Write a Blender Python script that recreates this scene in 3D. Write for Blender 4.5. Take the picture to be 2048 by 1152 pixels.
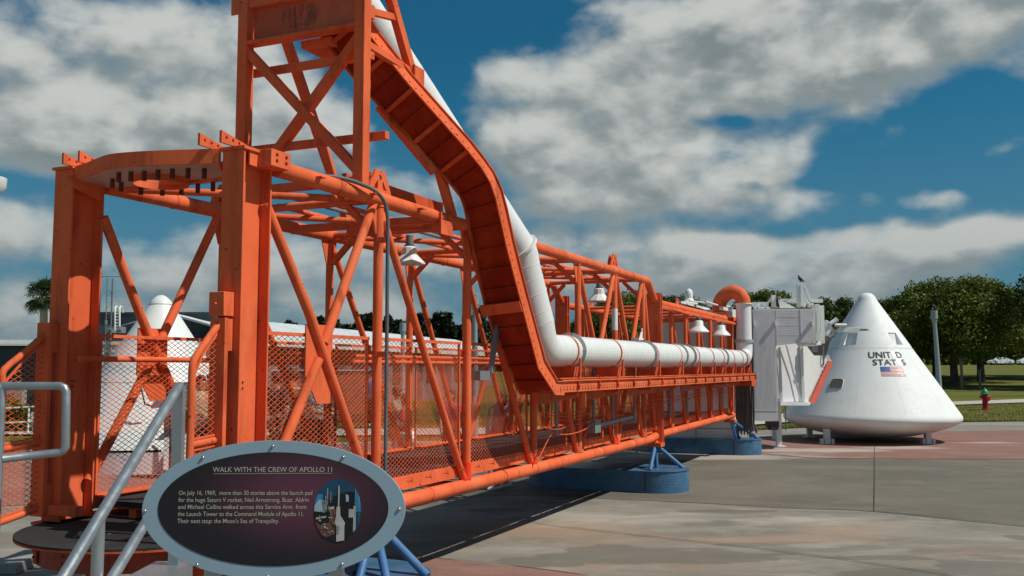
import bpy, bmesh, math, random
import numpy as np
from mathutils import Vector, Matrix

random.seed(7)
rng = np.random.default_rng(7)
R = math.radians
scene = bpy.context.scene
for o in list(bpy.data.objects):
    bpy.data.objects.remove(o, do_unlink=True)
COL = scene.collection

# ------------------------------------------------------------------ camera
FPX, EYE = 1900.0, 1.7
PITCH = math.atan(161 / FPX)
cam_d = bpy.data.cameras.new('camera')
cam_d.sensor_width = 36.0
cam_d.lens = 36.0 * FPX / 2048.0
cam_d.clip_start = 0.05
cam_d.clip_end = 4000
cam = bpy.data.objects.new('camera', cam_d)
COL.objects.link(cam)
cam.location = (0, 0, EYE)
cam.rotation_euler = (math.pi / 2 + PITCH, 0, 0)
scene.camera = cam

def P(u, v, Y):
    """world point at distance Y seen where the photograph shows (u, v): used as a ruler for placing things"""
    x = (u - 1024) / FPX
    z = (576 - v) / FPX
    ry = math.cos(PITCH) - z * math.sin(PITCH)
    rz = math.sin(PITCH) + z * math.cos(PITCH)
    k = Y / ry
    return Vector((x * k, Y, EYE + rz * k))

def G(u, v, h=0.0):
    x = (u - 1024) / FPX
    z = (576 - v) / FPX
    ry = math.cos(PITCH) - z * math.sin(PITCH)
    rz = math.sin(PITCH) + z * math.cos(PITCH)
    k = (h - EYE) / rz
    return Vector((x * k, ry * k, h))

# ------------------------------------------------------------------ light
SUN_DIR = Vector((0.76, -0.24, 1.0)).normalized()
sun_el = math.asin(SUN_DIR.z)
sun_az = math.atan2(SUN_DIR.x, SUN_DIR.y)
sd = bpy.data.lights.new('sun', 'SUN')
sd.energy = 4.0
sd.angle = R(0.53)
sd.color = (1.0, 0.95, 0.86)
sun = bpy.data.objects.new('sun', sd)
COL.objects.link(sun)
sun.location = (10, -15, 30)
sun.rotation_euler = SUN_DIR.to_track_quat('Z', 'Y').to_euler()

scene.view_settings.view_transform = 'Standard'
scene.view_settings.look = 'None'
scene.view_settings.exposure = 0.0
scene.view_settings.gamma = 1.0
scene.view_settings.use_curve_mapping = False

# ------------------------------------------------------------------ node helpers
class NT:
    def __init__(s, tree):
        s.t = tree
        s.n = tree.nodes
        s.l = tree.links
    def node(s, typ, **kw):
        n = s.n.new(typ)
        for k, v in kw.items():
            setattr(n, k, v)
        return n
    def put(s, sock, v):
        if v is None:
            return
        if isinstance(v, bpy.types.NodeSocket):
            s.l.new(v, sock)
        else:
            sock.default_value = v
    def math(s, op, a, b=None, c=None, clamp=False):
        n = s.node('ShaderNodeMath', operation=op, use_clamp=clamp)
        s.put(n.inputs[0], a); s.put(n.inputs[1], b); s.put(n.inputs[2], c)
        return n.outputs[0]
    def vmath(s, op, a, b=None, out=0):
        n = s.node('ShaderNodeVectorMath', operation=op)
        s.put(n.inputs[0], a)
        if op == 'SCALE':
            s.put(n.inputs[3], b)
        else:
            s.put(n.inputs[1], b)
        return n.outputs[out]
    def noise(s, vec, scale, detail=3, rough=0.5, dist=0.0, out=0):
        n = s.node('ShaderNodeTexNoise')
        s.put(n.inputs['Vector'], vec)
        n.inputs['Scale'].default_value = scale
        n.inputs['Detail'].default_value = detail
        n.inputs['Roughness'].default_value = rough
        n.inputs['Distortion'].default_value = dist
        return n.outputs[out]
    def ramp(s, v, lo, hi, a=0.0, b=1.0, smooth=True):
        n = s.node('ShaderNodeMapRange')
        n.interpolation_type = 'SMOOTHSTEP' if smooth else 'LINEAR'
        s.put(n.inputs[0], v)
        n.inputs[1].default_value = lo
        n.inputs[2].default_value = hi
        n.inputs[3].default_value = a
        n.inputs[4].default_value = b
        return n.outputs[0]
    def mix(s, f, a, b, blend='MIX'):
        n = s.node('ShaderNodeMix', data_type='RGBA', blend_type=blend)
        s.put(n.inputs[0], f)
        for k, v in ((6, a), (7, b)):
            if isinstance(v, tuple) and len(v) == 3:
                v = (*v, 1)
            s.put(n.inputs[k], v)
        return n.outputs[2]
    def scale_vec(s, vec, sc):
        return s.vmath('MULTIPLY', vec, sc)

# ------------------------------------------------------------------ world: Nishita sky with clouds
world = bpy.data.worlds.new('World')
scene.world = world
world.use_nodes = True
wt = NT(world.node_tree)
for n in list(wt.n):
    wt.n.remove(n)

def azel(u, v):
    d = P(u, v, 1.0) - Vector((0, 0, EYE))
    d.normalize()
    return math.atan2(d.x, d.y), math.asin(d.z)

# clouds seen from the plaza: centre (as seen), half width, half height, weight
CLOUDS = [
    (70, 250, 230, 110, .55), (330, 45, 180, 50, .48), (290, 190, 170, 95, .58), (600, 230, 140, 85, .50), (40, 90, 120, 35, .22), (450, 290, 160, 40, .35),
    (25, 430, 80, 48, .62), (330, 520, 190, 42, .42), (560, 470, 120, 28, .26), (860, 510, 240, 50, .34), (760, 365, 120, 34, .38), (120, 630, 300, 35, .26), (640, 600, 220, 30, .34),
    (1420, 70, 200, 95, .62), (1720, 60, 300, 120, .75), (1900, 30, 220, 80, .55),
    (1050, 175, 130, 80, .60), (1240, 205, 150, 75, .55), (1120, 300, 150, 38, .50), (1500, 300, 200, 60, .66), (1290, 345, 190, 45, .52), (1330, 415, 320, 52, .62), (1150, 260, 150, 40, .4),
    (1830, 485, 220, 36, .52), (1600, 545, 300, 30, .54), (2010, 312, 55, 18, .50), (1890, 410, 70, 16, .42), (2010, 465, 80, 24, .48), (1700, 600, 400, 24, .46),
    (1130, 550, 280, 34, .48), (1420, 490, 200, 24, .42),
]
HOLES = [(980, 40, 190, 95, .50), (1890, 265, 150, 80, .60), (1690, 425, 90, 30, .25), (200, 105, 70, 28, .30), (220, 400, 170, 38, .40),
         (830, 250, 90, 90, .30), (1445, 232, 80, 14, .45), (1800, 350, 160, 36, .35), (1250, 262, 110, 12, .30), (1560, 365, 160, 12, .25), (1500, 455, 260, 14, .30), (90, 350, 90, 18, .25)]
grp = bpy.data.node_groups.new('cloud_density', 'ShaderNodeTree')
grp.interface.new_socket('Dir', in_out='INPUT', socket_type='NodeSocketVector')
grp.interface.new_socket('Density', in_out='OUTPUT', socket_type='NodeSocketFloat')
g = NT(grp)
gi = g.node('NodeGroupInput'); go = g.node('NodeGroupOutput')
sep = g.node('ShaderNodeSeparateXYZ'); g.l.new(gi.outputs[0], sep.inputs[0])
az = g.math('ARCTAN2', sep.outputs[0], sep.outputs[1])
el = g.math('ARCSINE', sep.outputs[2])
comb = g.node('ShaderNodeCombineXYZ'); g.l.new(az, comb.inputs[0]); g.l.new(el, comb.inputs[1])
warp = g.vmath('SUBTRACT', g.noise(comb.outputs[0], 7.0, 3, .5, out=1), (.5, .5, .5))
pos = g.vmath('ADD', comb.outputs[0], g.vmath('MULTIPLY', warp, (.13, .06, 0)))
acc = None
for lst, sg in ((CLOUDS, 1), (HOLES, -1)):
    for (u, v, ru, rv, w) in lst:
        a, e = azel(u, v)
        q = g.vmath('MULTIPLY', g.vmath('SUBTRACT', pos, (a, e, 0)), (FPX / ru, FPX / rv, 0))
        d2 = g.vmath('DOT_PRODUCT', q, q, out=1)
        bl = g.math('MULTIPLY', g.math('EXPONENT', g.math('MULTIPLY', d2, -0.75)), w * sg)
        acc = bl if acc is None else g.math('ADD', acc, bl)
acc = g.math('MINIMUM', acc, .72)
# beyond the view broken cloud carries on, thinned to lower the ambient light
away = g.ramp(g.math('ABSOLUTE', az), .62, .95)
far = g.math('ADD', g.math('MULTIPLY', g.ramp(g.noise(g.vmath('MULTIPLY', comb.outputs[0], (1.0, 1.6, 1)), 2.6, 2), .42, .66), .36), 0.0)
high = g.ramp(el, .44, .62)
away = g.math('MAXIMUM', away, high)
accm = g.node('ShaderNodeMix'); g.put(accm.inputs[0], away); g.put(accm.inputs[2], acc); g.put(accm.inputs[3], far)
stretch = g.vmath('MULTIPLY', comb.outputs[0], (1.0, 1.6, 1))
f1 = g.noise(stretch, 9.5, 10, .56, .1)
puffv = g.vmath('ADD', stretch, g.vmath('MULTIPLY', g.vmath('SUBTRACT', g.noise(stretch, 18.0, 3, .5, out=1), (.5, .5, .5)), (.05, .05, .05)))
def puff(sc):
    v_ = g.node('ShaderNodeTexVoronoi'); v_.feature = 'F1'; v_.inputs['Scale'].default_value = sc
    g.l.new(puffv, v_.inputs['Vector']); return g.math('SUBTRACT', .42, v_.outputs['Distance'])
pf = g.math('ADD', g.math('MULTIPLY', puff(11.0), .42), g.math('MULTIPLY', puff(27.0), .24))
f2 = g.noise(g.vmath('MULTIPLY', comb.outputs[0], (1.0, 1.6, 1)), 5.0, 4, .5)
dens = g.math('ADD', g.math('ADD', g.math('ADD', accm.outputs[0], .10), pf), g.math('MULTIPLY', g.math('SUBTRACT', f1, .5), 1.15))
dens = g.math('ADD', dens, g.math('MULTIPLY', g.math('SUBTRACT', f2, .5), .35))
dens = g.math('ADD', dens, g.ramp(el, -.02, .14, .24, 0.0))
g.l.new(dens, go.inputs[0])

tc = wt.node('ShaderNodeTexCoord')
nrm = wt.vmath('NORMALIZE', tc.outputs['Generated'])
sky = wt.node('ShaderNodeTexSky')
sky.sky_type = 'NISHITA'
sky.sun_disc = False
sky.sun_elevation = sun_el
sky.sun_rotation = sun_az
sky.air_density = 1.0
sky.dust_density = 0.6
sky.ozone_density = 2.5
def dens_at(vec):
    n = wt.node('ShaderNodeGroup'); n.node_tree = grp
    wt.l.new(vec, n.inputs[0]); return n.outputs[0]
d0 = dens_at(nrm)
up = wt.vmath('NORMALIZE', wt.vmath('ADD', nrm, (0.014, -0.0, 0.026)))
d1 = dens_at(up)
cover = wt.ramp(d0, .06, .64)
lit = wt.ramp(wt.math('SUBTRACT', d0, d1), -.30, .36)
thick = wt.ramp(d0, .25, .95)
SK = 1.0
# cloud radiance relative to the sky texture (the Background strength scales both)
bright = (9.1, 9.5, 9.1)
grey = (4.7, 5.5, 5.6)
dark = (2.9, 3.6, 3.8)
ccol = wt.mix(thick, grey, dark)
ccol = wt.mix(lit, ccol, bright)
sz = wt.node('ShaderNodeSeparateXYZ'); wt.l.new(nrm, sz.inputs[0])
low = wt.ramp(sz.outputs[2], .02, .20)
ccol = wt.mix(low, wt.mix(.45, ccol, (2.6, 3.6, 4.2)), ccol)
skyc = wt.mix(1.0, sky.outputs[0], (0.17, 0.80, 0.92), 'MULTIPLY')
skyc = wt.mix(wt.ramp(sz.outputs[2], .0, .30), wt.mix(.7, skyc, (1.8, 3.05, 4.5)), skyc)
out = wt.mix(cover, skyc, ccol)
bg = wt.node('ShaderNodeBackground'); bg.inputs[1].default_value = 0.06
wt.l.new(out, bg.inputs[0])
wo = wt.node('ShaderNodeOutputWorld'); wt.l.new(bg.outputs[0], wo.inputs[0])
world.cycles.sampling_method = 'MANUAL'
world.cycles.sample_map_resolution = 512

# ------------------------------------------------------------------ materials
MATS = {}
def mat_new(name):
    m = bpy.data.materials.new(name); m.use_nodes = True
    t = NT(m.node_tree)
    b = m.node_tree.nodes['Principled BSDF']
    MATS[name] = m
    return m, t, b
def bump(t, b, h, strength=.2, dist=.01):
    n = t.node('ShaderNodeBump'); n.inputs['Strength'].default_value = strength
    n.inputs['Distance'].default_value = dist
    t.l.new(h, n.inputs['Height']); t.l.new(n.outputs[0], b.inputs['Normal'])

def paint(name, col, rough=.45, var=.12, dirt=None, dirt_amt=.25, chips=None, chip_amt=0.0, fade=None, metallic=0.0, spec=.4, sc=1.0, bmp=.06):
    m, t, b = mat_new(name)
    co = t.node('ShaderNodeTexCoord').outputs['Object']
    n1 = t.noise(co, 2.2 * sc, 5, .6)
    n2 = t.noise(co, 19 * sc, 4, .6)
    c = t.mix(t.ramp(n1, .3, .7), tuple(x * (1 - var) for x in col), tuple(min(1, x * (1 + var)) for x in col))
    if fade:
        f = t.ramp(t.noise(t.scale_vec(co, (1, 1, .35)), 3.1 * sc, 6, .62), .48, .70)
        c = t.mix(t.math('MULTIPLY', f, .45), c, fade)
    if dirt:
        st = t.noise(t.scale_vec(co, (1, 1, .18)), 9 * sc, 5, .65)
        c = t.mix(t.math('MULTIPLY', t.ramp(st, .50, .75), dirt_amt), c, dirt)
    if chips:
        ch = t.ramp(t.noise(co, 27 * sc, 3, .6), .72 - chip_amt, .74 - chip_amt)
        c = t.mix(ch, c, chips)
    t.l.new(c, b.inputs['Base Color'])
    rr = t.ramp(n2, .2, .8, max(0.05, rough - .09), min(1, rough + .12))
    t.l.new(rr, b.inputs['Roughness'])
    b.inputs['Metallic'].default_value = metallic
    b.inputs['Specular IOR Level'].default_value = spec
    bump(t, b, n2, bmp, .01)
    return m

ORANGE = paint('orange_paint', (.755, .142, .052), .66, .10, (.34, .060, .028), .70, (.20, .060, .030), .035, fade=(.85, .235, .11), spec=.10)
ORANGE_OLD = paint('orange_paint_weathered', (.60, .098, .032), .60, .12, (.15, .045, .022), .75, (.11, .045, .028), .03, fade=(.78, .20, .09), spec=.10)
TOUCHUP = paint('fresh_orange_touch_up', (.90, .045, .012), .4, .05)
WHITE = paint('white_paint', (.74, .76, .73), .42, .02, (.50, .49, .42), .30, (.42, .34, .26), -.02, spec=.4)
WHITE_DUCT = paint('white_duct_paint', (.74, .755, .73), .42, .02, (.55, .53, .46), .28, spec=.4)
CAPW = paint('white_capsule_paint', (.78, .80, .78), .55, .03, (.54, .55, .50), .22, (.5, .48, .42), -.03, spec=.25, sc=.8, bmp=.015)
GREYW = paint('grey_white_panel', (.74, .73, .74), .5, .03, (.40, .40, .38), .35, spec=.35)
GREYP = paint('galvanised_grey', (.20, .22, .23), .5, .08, (.12, .12, .115), .3, metallic=.2)
CONDUIT = paint('painted_grey_conduit', (.11, .135, .145), .5, .12, (.05, .05, .05), .3)
FLANGE = paint('grey_flange_metal', (.40, .42, .43), .45, .06, metallic=.3)
BLUE = paint('blue_paint', (.050, .155, .340), .5, .10, (.03, .07, .13), .4, (.20, .28, .35), -.02, fade=(.12, .24, .40))
ALU = paint('brushed_aluminium', (.38, .415, .43), .36, .08, (.16, .17, .18), .3, metallic=.7, spec=.5)
STEEL = paint('stainless_bolt', (.55, .53, .50), .25, .03, metallic=1.0)
REDP = paint('faded_red_seal', (.60, .105, .065), .55, .1)
DARKST = paint('dark_steel', (.055, .05, .048), .6, .1)
RED_HYD = paint('red_hydrant_paint', (.42, .012, .018), .38, .1)
GREEN_HYD = paint('green_hydrant_paint', (.02, .36, .14), .38, .1)
TEAL = paint('dark_slate_wall', (.045, .070, .085), .6, .08)
RED_FLAG = paint('flag_red', (.50, .045, .06), .5, .03)
BLUE_FLAG = paint('flag_blue', (.03, .06, .28), .5, .03)
BLACKL = paint('black_lettering', (.012, .013, .014), .5, .02)
GLARE = paint('glossy_white_and_glare', (.92, .93, .90), .08, .01, spec=.8)  # also paints the sun glare on the capsule's letter Es
POLE = paint('grey_green_lamp_pole', (.25, .31, .31), .45, .06, spec=.4)
CARW = paint('white_car_paint', (.78, .80, .80), .15, .01, spec=.6, bmp=0)
SIGNF = paint('sign_frame_blue_grey', (.275, .385, .455), .42, .03, spec=.4, bmp=.03)
SIGNTXT = paint('sign_lettering', (.44, .44, .35), .5, .02, bmp=0)
RUBBER = paint('black_rubber', (.02, .02, .022), .6, .05)
CONCB = paint('concrete_block', (.30, .29, .27), .85, .1, (.18, .17, .15), .4)
WOOD = paint('weathered_post_wood', (.24, .19, .13), .8, .15)

def mat_nonslip():
    m, t, b = mat_new('black_non_slip_coating')
    co = t.node('ShaderNodeTexCoord').outputs['Object']
    n = t.noise(co, 160, 3, .7)
    c = t.mix(t.ramp(t.noise(co, 5, 5, .65), .35, .7), (.013, .013, .0125), (.030, .029, .027))
    wear = t.ramp(t.noise(co, 9, 6, .7), .66, .70)
    c = t.mix(wear, c, (.30, .29, .28))
    t.l.new(c, b.inputs['Base Color']); b.inputs['Roughness'].default_value = .9
    bump(t, b, n, .7, .004)
    return m
NONSLIP = mat_nonslip()

def mat_diamond_plate():
    m, t, b = mat_new('blue_tread_plate')
    co = t.node('ShaderNodeTexCoord').outputs['Object']
    c = t.mix(t.ramp(t.noise(co, 4, 5, .65), .35, .7), (.040, .120, .225), (.075, .175, .295))
    sc_ = t.ramp(t.noise(co, 30, 4, .7), .64, .70)
    c = t.mix(t.math('MULTIPLY', sc_, .5), c, (.24, .33, .42))
    t.l.new(c, b.inputs['Base Color']); b.inputs['Roughness'].default_value = .42
    hs = []
    for k_ in (1, -1):
        w1 = t.node('ShaderNodeTexWave'); w1.bands_direction = 'DIAGONAL'; w1.inputs['Scale'].default_value = 17; w1.inputs['Distortion'].default_value = 0
        t.l.new(t.scale_vec(co, (k_, k_, 1)), w1.inputs['Vector']); hs.append(t.ramp(w1.outputs['Fac'], .55, .9))
    bump(t, b, t.math('MULTIPLY', hs[0], hs[1]), .5, .003)
    return m
TREAD = mat_diamond_plate()

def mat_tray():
    m, t, b = mat_new('shade_dark_tray_orange')  # orange darkened in its colour for the tray's unlit underside
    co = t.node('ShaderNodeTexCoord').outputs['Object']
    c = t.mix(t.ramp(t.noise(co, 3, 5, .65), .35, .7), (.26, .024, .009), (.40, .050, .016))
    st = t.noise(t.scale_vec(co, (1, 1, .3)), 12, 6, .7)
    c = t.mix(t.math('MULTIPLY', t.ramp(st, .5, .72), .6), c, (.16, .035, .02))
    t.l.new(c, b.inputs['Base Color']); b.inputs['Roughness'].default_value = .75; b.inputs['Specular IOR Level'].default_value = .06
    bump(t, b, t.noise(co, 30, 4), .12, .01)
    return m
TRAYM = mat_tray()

def mat_rustpanel():
    m, t, b = mat_new('orange_panel_with_rust_streaks')
    co = t.node('ShaderNodeTexCoord').outputs['Object']
    c = t.mix(t.ramp(t.noise(co, 3, 5, .65), .35, .7), (.50, .085, .027), (.62, .125, .040))
    st = t.ramp(t.noise(t.scale_vec(co, (1, 1, .10)), 34, 5, .7), .42, .62)
    q = t.vmath('MULTIPLY', t.vmath('SUBTRACT', co, (.91, .56, 4.31)), (0, 4.6, 8.0)); r = t.vmath('LENGTH', q, out=1)
    msk = t.ramp(t.math('ADD', r, t.noise(co, 9, 4, .6)), .9, 1.6, 1.0, 0.0)
    c = t.mix(t.math('MULTIPLY', t.math('MULTIPLY', st, msk), .85), c, (.085, .022, .014))
    t.l.new(c, b.inputs['Base Color']); b.inputs['Roughness'].default_value = .6
    return m
RUSTP = mat_rustpanel()

def mat_pavement(name, cols, wet=True, bloom=None):
    m, t, b = mat_new(name)
    co = t.node('ShaderNodeTexCoord').outputs['Object']
    st = t.scale_vec(co, (.55, 1.0, 1))
    big = t.noise(st, .42, 5, .62, .5)
    mid = t.noise(st, 1.9, 6, .66, .3)
    fine = t.noise(co, 60, 4, .7)
    c = t.mix(t.ramp(big, .36, .64), cols[0], cols[1])
    c = t.mix(t.math('MULTIPLY', t.ramp(mid, .44, .72), .55), c, cols[2])
    tan = t.ramp(t.noise(t.scale_vec(co, (.4, 1.2, 1)), .8, 6, .68, .6), .52, .70)
    c = t.mix(t.math('MULTIPLY', tan, .55), c, cols[3])
    c = t.mix(t.math('MULTIPLY', t.ramp(fine, .3, .7), .30), c, t.mix(1.0, c, (.62, .62, .60), 'MULTIPLY'))
    c = t.mix(t.math('MULTIPLY', t.ramp(t.noise(co, 17, 5, .75), .40, .66), .22), c, t.mix(1.0, c, (1.35, 1.33, 1.28), 'MULTIPLY'))
    spk = t.ramp(t.noise(co, 26, 2, .5), .70, .73)
    c = t.mix(t.math('MULTIPLY', spk, .5), c, (.10, .09, .08))
    rgh = t.ramp(fine, .2, .8, .75, .95)
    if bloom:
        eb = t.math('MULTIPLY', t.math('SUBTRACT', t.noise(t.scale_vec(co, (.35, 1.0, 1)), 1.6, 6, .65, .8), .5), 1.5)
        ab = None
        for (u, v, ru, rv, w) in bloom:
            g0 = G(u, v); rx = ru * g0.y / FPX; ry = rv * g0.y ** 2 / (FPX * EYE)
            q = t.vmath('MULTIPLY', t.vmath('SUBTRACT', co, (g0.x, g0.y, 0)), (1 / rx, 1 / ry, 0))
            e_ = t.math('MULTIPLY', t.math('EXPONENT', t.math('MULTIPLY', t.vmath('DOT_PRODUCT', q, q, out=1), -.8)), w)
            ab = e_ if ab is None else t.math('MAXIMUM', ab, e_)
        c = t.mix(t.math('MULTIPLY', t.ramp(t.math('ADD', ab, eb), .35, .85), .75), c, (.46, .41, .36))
    if wet:
        # damp and rusty stains with edges of their own, each where it lies on the ground
        edge_n = t.math('MULTIPLY', t.math('SUBTRACT', t.noise(t.scale_vec(co, (.5, 1.0, 1)), 1.5, 6, .6, .8), .5), 1.9)
        def stain(lst):
            acc_ = None
            for (u, v, ru, rv, w) in lst:
                g0 = G(u, v); rx = ru * g0.y / FPX; ry = rv * g0.y ** 2 / (FPX * EYE)
                q = t.vmath('MULTIPLY', t.vmath('SUBTRACT', co, (g0.x, g0.y, 0)), (1 / rx, 1 / ry, 0))
                d2 = t.vmath('DOT_PRODUCT', q, q, out=1)
                e_ = t.math('MULTIPLY', t.math('EXPONENT', t.math('MULTIPLY', d2, -.8)), w)
                acc_ = e_ if acc_ is None else t.math('MAXIMUM', acc_, e_)
            return t.math('ADD', acc_, edge_n)
        rust = t.ramp(stain([(1080, 1062, 210, 32, .8), (1420, 1075, 330, 13, .85), (1700, 1060, 240, 30, .62), (1960, 1100, 180, 22, .7), (900, 1040, 90, 18, .6), (1420, 1140, 130, 14, .7)]), .25, .95)
        c = t.mix(t.math('MULTIPLY', rust, .75), c, (.36, .245, .165))
        pale = t.ramp(stain([(1250, 1035, 330, 18, .8), (1600, 1040, 250, 14, .7), (1000, 1080, 160, 16, .6), (1560, 1092, 260, 8, .55)]), .35, 1.0)
        c = t.mix(t.math('MULTIPLY', pale, .65), c, (.45, .41, .355))
        wm = t.ramp(stain([(1310, 1112, 260, 22, 1.0), (1090, 1122, 130, 12, .8), (1500, 1090, 80, 5, .8), (1740, 1116, 110, 7, .95), (1800, 1146, 130, 12, 1.0), (1990, 1140, 120, 20, .9), (1430, 1022, 120, 4, .9), (2040, 1076, 30, 8, .9), (1010, 1020, 100, 5, .6)]), .50, .58)
        c = t.mix(t.math('MULTIPLY', wm, .85), c, t.mix(.30, (.128, .118, .098), c))
    t.l.new(c, b.inputs['Base Color'])
    t.l.new(rgh, b.inputs['Roughness'])
    b.inputs['Specular IOR Level'].default_value = .25
    bump(t, b, fine, .25, .004)
    return m
PAVE = mat_pavement('stained_concrete_paving', [(.185, .170, .140), (.290, .265, .225), (.40, .38, .34), (.33, .235, .165)])
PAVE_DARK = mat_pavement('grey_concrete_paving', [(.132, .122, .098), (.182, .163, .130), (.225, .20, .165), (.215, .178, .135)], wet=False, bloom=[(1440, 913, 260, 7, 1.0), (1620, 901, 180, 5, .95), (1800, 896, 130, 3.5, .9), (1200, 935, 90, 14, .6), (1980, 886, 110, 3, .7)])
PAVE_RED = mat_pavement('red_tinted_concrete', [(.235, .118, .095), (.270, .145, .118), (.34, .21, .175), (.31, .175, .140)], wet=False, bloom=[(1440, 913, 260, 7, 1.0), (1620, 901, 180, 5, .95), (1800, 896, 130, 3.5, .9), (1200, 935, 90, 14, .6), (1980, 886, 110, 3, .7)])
PATHM = mat_pavement('light_concrete_path', [(.42, .39, .34), (.50, .47, .41), (.55, .52, .46), (.46, .42, .35)], wet=False)
GROOVE = paint('dark_joint_filler', (.060, .052, .044), .9, .2)
BRICKM = mat_pavement('red_brick', [(.36, .13, .09), (.42, .17, .12), (.46, .22, .16), (.33, .12, .08)], wet=False)

def mat_grass():
    m, t, b = mat_new('mown_grass')
    co = t.node('ShaderNodeTexCoord').outputs['Object']
    n1 = t.noise(t.scale_vec(co, (.35, 1, 1)), .55, 6, .65)
    n2 = t.noise(co, 14, 5, .75)
    n3 = t.noise(t.scale_vec(co, (.2, 1, 1)), 1.7, 3, .5)
    c = t.mix(t.ramp(n1, .33, .66), (.085, .112, .018), (.200, .178, .046))
    c = t.mix(t.math('MULTIPLY', t.ramp(n2, .3, .75), .55), c, (.045, .060, .012))
    c = t.mix(t.math('MULTIPLY', t.ramp(n3, .45, .7), .35), c, (.22, .175, .070))
    t.l.new(c, b.inputs['Base Color']); b.inputs['Roughness'].default_value = .95
    b.inputs['Specular IOR Level'].default_value = .1
    bump(t, b, n2, .8, .05)
    return m
GRASS = mat_grass()

def mat_leaf(name, a, bcol, tr=.22):
    m, t, b = mat_new(name)
    geo = t.node('ShaderNodeNewGeometry')
    co = t.node('ShaderNodeTexCoord').outputs['Object']
    r = geo.outputs['Random Per Island']
    n = t.noise(co, 1.1, 3, .6)
    c = t.mix(t.math('MULTIPLY', t.math('ADD', r, n), .5), a, bcol)
    t.l.new(c, b.inputs['Base Color']); b.inputs['Roughness'].default_value = .55
    b.inputs['Specular IOR Level'].default_value = .25
    tl = t.node('ShaderNodeBsdfTranslucent'); t.l.new(t.mix(1.0, c, (1.2, 1.3, .5), 'MULTIPLY'), tl.inputs[0])
    mx = t.node('ShaderNodeMixShader'); mx.inputs[0].default_value = tr
    t.l.new(b.outputs[0], mx.inputs[1]); t.l.new(tl.outputs[0], mx.inputs[2])
    o = m.node_tree.nodes['Material Output']; t.l.new(mx.outputs[0], o.inputs[0])
    return m
LEAF_OAK = mat_leaf('oak_leaves', (.050, .078, .010), (.165, .190, .034))
LEAF_DARK = mat_leaf('dark_leaves', (.028, .048, .010), (.090, .115, .026))
LEAF_PINE = mat_leaf('pine_needles', (.010, .024, .012), (.030, .050, .020), .1)
LEAF_PALM = mat_leaf('palm_fronds', (.022, .046, .018), (.065, .095, .030))
LEAF_HEDGE = mat_leaf('hedge_leaves', (.07, .09, .012), (.22, .24, .04))
BARK = paint('tree_bark', (.085, .065, .048), .9, .25, bmp=.5)
BARK_LT = paint('pale_tree_bark', (.22, .18, .13), .9, .2, bmp=.4)

def mat_glass(name, col):
    m, t, b = mat_new(name)
    b.inputs['Base Color'].default_value = (*col, 1); b.inputs['Roughness'].default_value = .12
    b.inputs['Specular IOR Level'].default_value = .6
    return m
WINDOWM = mat_glass('dark_window_glass', (.03, .04, .045))
WINDOW_BR = mat_glass('brown_tinted_port', (.16, .15, .12))

def mat_roof():
    m, t, b = mat_new('white_standing_seam_roof')
    co = t.node('ShaderNodeTexCoord').outputs['Object']
    c = t.mix(t.ramp(t.noise(co, 1.2, 4), .3, .7), (.66, .69, .70), (.76, .78, .78))
    t.l.new(c, b.inputs['Base Color']); b.inputs['Roughness'].default_value = .5
    return m
ROOFM = mat_roof()

PINKUN = paint('dusty_pink_grey_plate', (.52, .33, .28), .6, .08)
def mat_signface(z0=0):
    m, t, b = mat_new('sign_face_purple_black_print')
    co = t.node('ShaderNodeTexCoord').outputs['Object']
    # printed colour: plum glow right of the middle fading to near black at the rim of the oval
    q = t.vmath('MULTIPLY', t.vmath('SUBTRACT', co, (.075, 0, z0 + .035)), (3.6, 0, 6.6))
    r = t.vmath('LENGTH', q, out=1)
    r = t.math('ADD', r, t.math('MULTIPLY', t.math('SUBTRACT', t.noise(co, 4, 3), .5), .3))
    c = t.mix(t.ramp(r, .05, 1.25), (.120, .036, .060), (.019, .0160, .0185))
    t.l.new(c, b.inputs['Base Color']); b.inputs['Roughness'].default_value = .42
    b.inputs['Specular IOR Level'].default_value = .3
    bump(t, b, t.noise(co, 400, 2), .05, .002)
    return m
SIGNFACE = None

def mat_cloth(name, a, bcol, scale=60):
    m, t, b = mat_new(name)
    co = t.node('ShaderNodeTexCoord').outputs['Object']
    ck = t.node('ShaderNodeTexChecker'); ck.inputs['Scale'].default_value = scale
    ck.inputs[1].default_value = (*a, 1); ck.inputs[2].default_value = (*bcol, 1)
    t.l.new(co, ck.inputs[0])
    c = t.mix(t.math('MULTIPLY', t.noise(co, 8, 3), .35), ck.outputs[0], (.2, .2, .2))
    t.l.new(c, b.inputs['Base Color']); b.inputs['Roughness'].default_value = .9
    return m
PLAID = mat_cloth('grey_plaid_cloth', (.50, .48, .47), (.26, .26, .29), 22)
FLORAL = mat_cloth('cream_patterned_cloth', (.55, .50, .36), (.28, .26, .14), 30)
REDSH = mat_cloth('red_cloth', (.62, .03, .04), (.58, .03, .035))
MAGSH = mat_cloth('magenta_cloth', (.45, .03, .16), (.40, .03, .14))
PINKSH = mat_cloth('pink_cloth', (.62, .26, .30), (.58, .24, .28))
DARKCL = mat_cloth('dark_brown_cloth', (.05, .035, .03), (.035, .03, .028))
BLACKCL = mat_cloth('black_trousers', (.02, .02, .022), (.018, .018, .02))
BLUECL = mat_cloth('blue_cap_cloth', (.04, .09, .35), (.04, .08, .3))
KHAKI = mat_cloth('khaki_cloth', (.30, .24, .16), (.28, .22, .15))
SKIN = paint('skin', (.46, .26, .18), .55, .05, bmp=0)
HAIR = paint('dark_brown_hair', (.035, .02, .012), .6, .2)
PLEAT = paint('grey_brown_canvas', (.30, .265, .25), .85, .15, (.16, .14, .13), .5)

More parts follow.
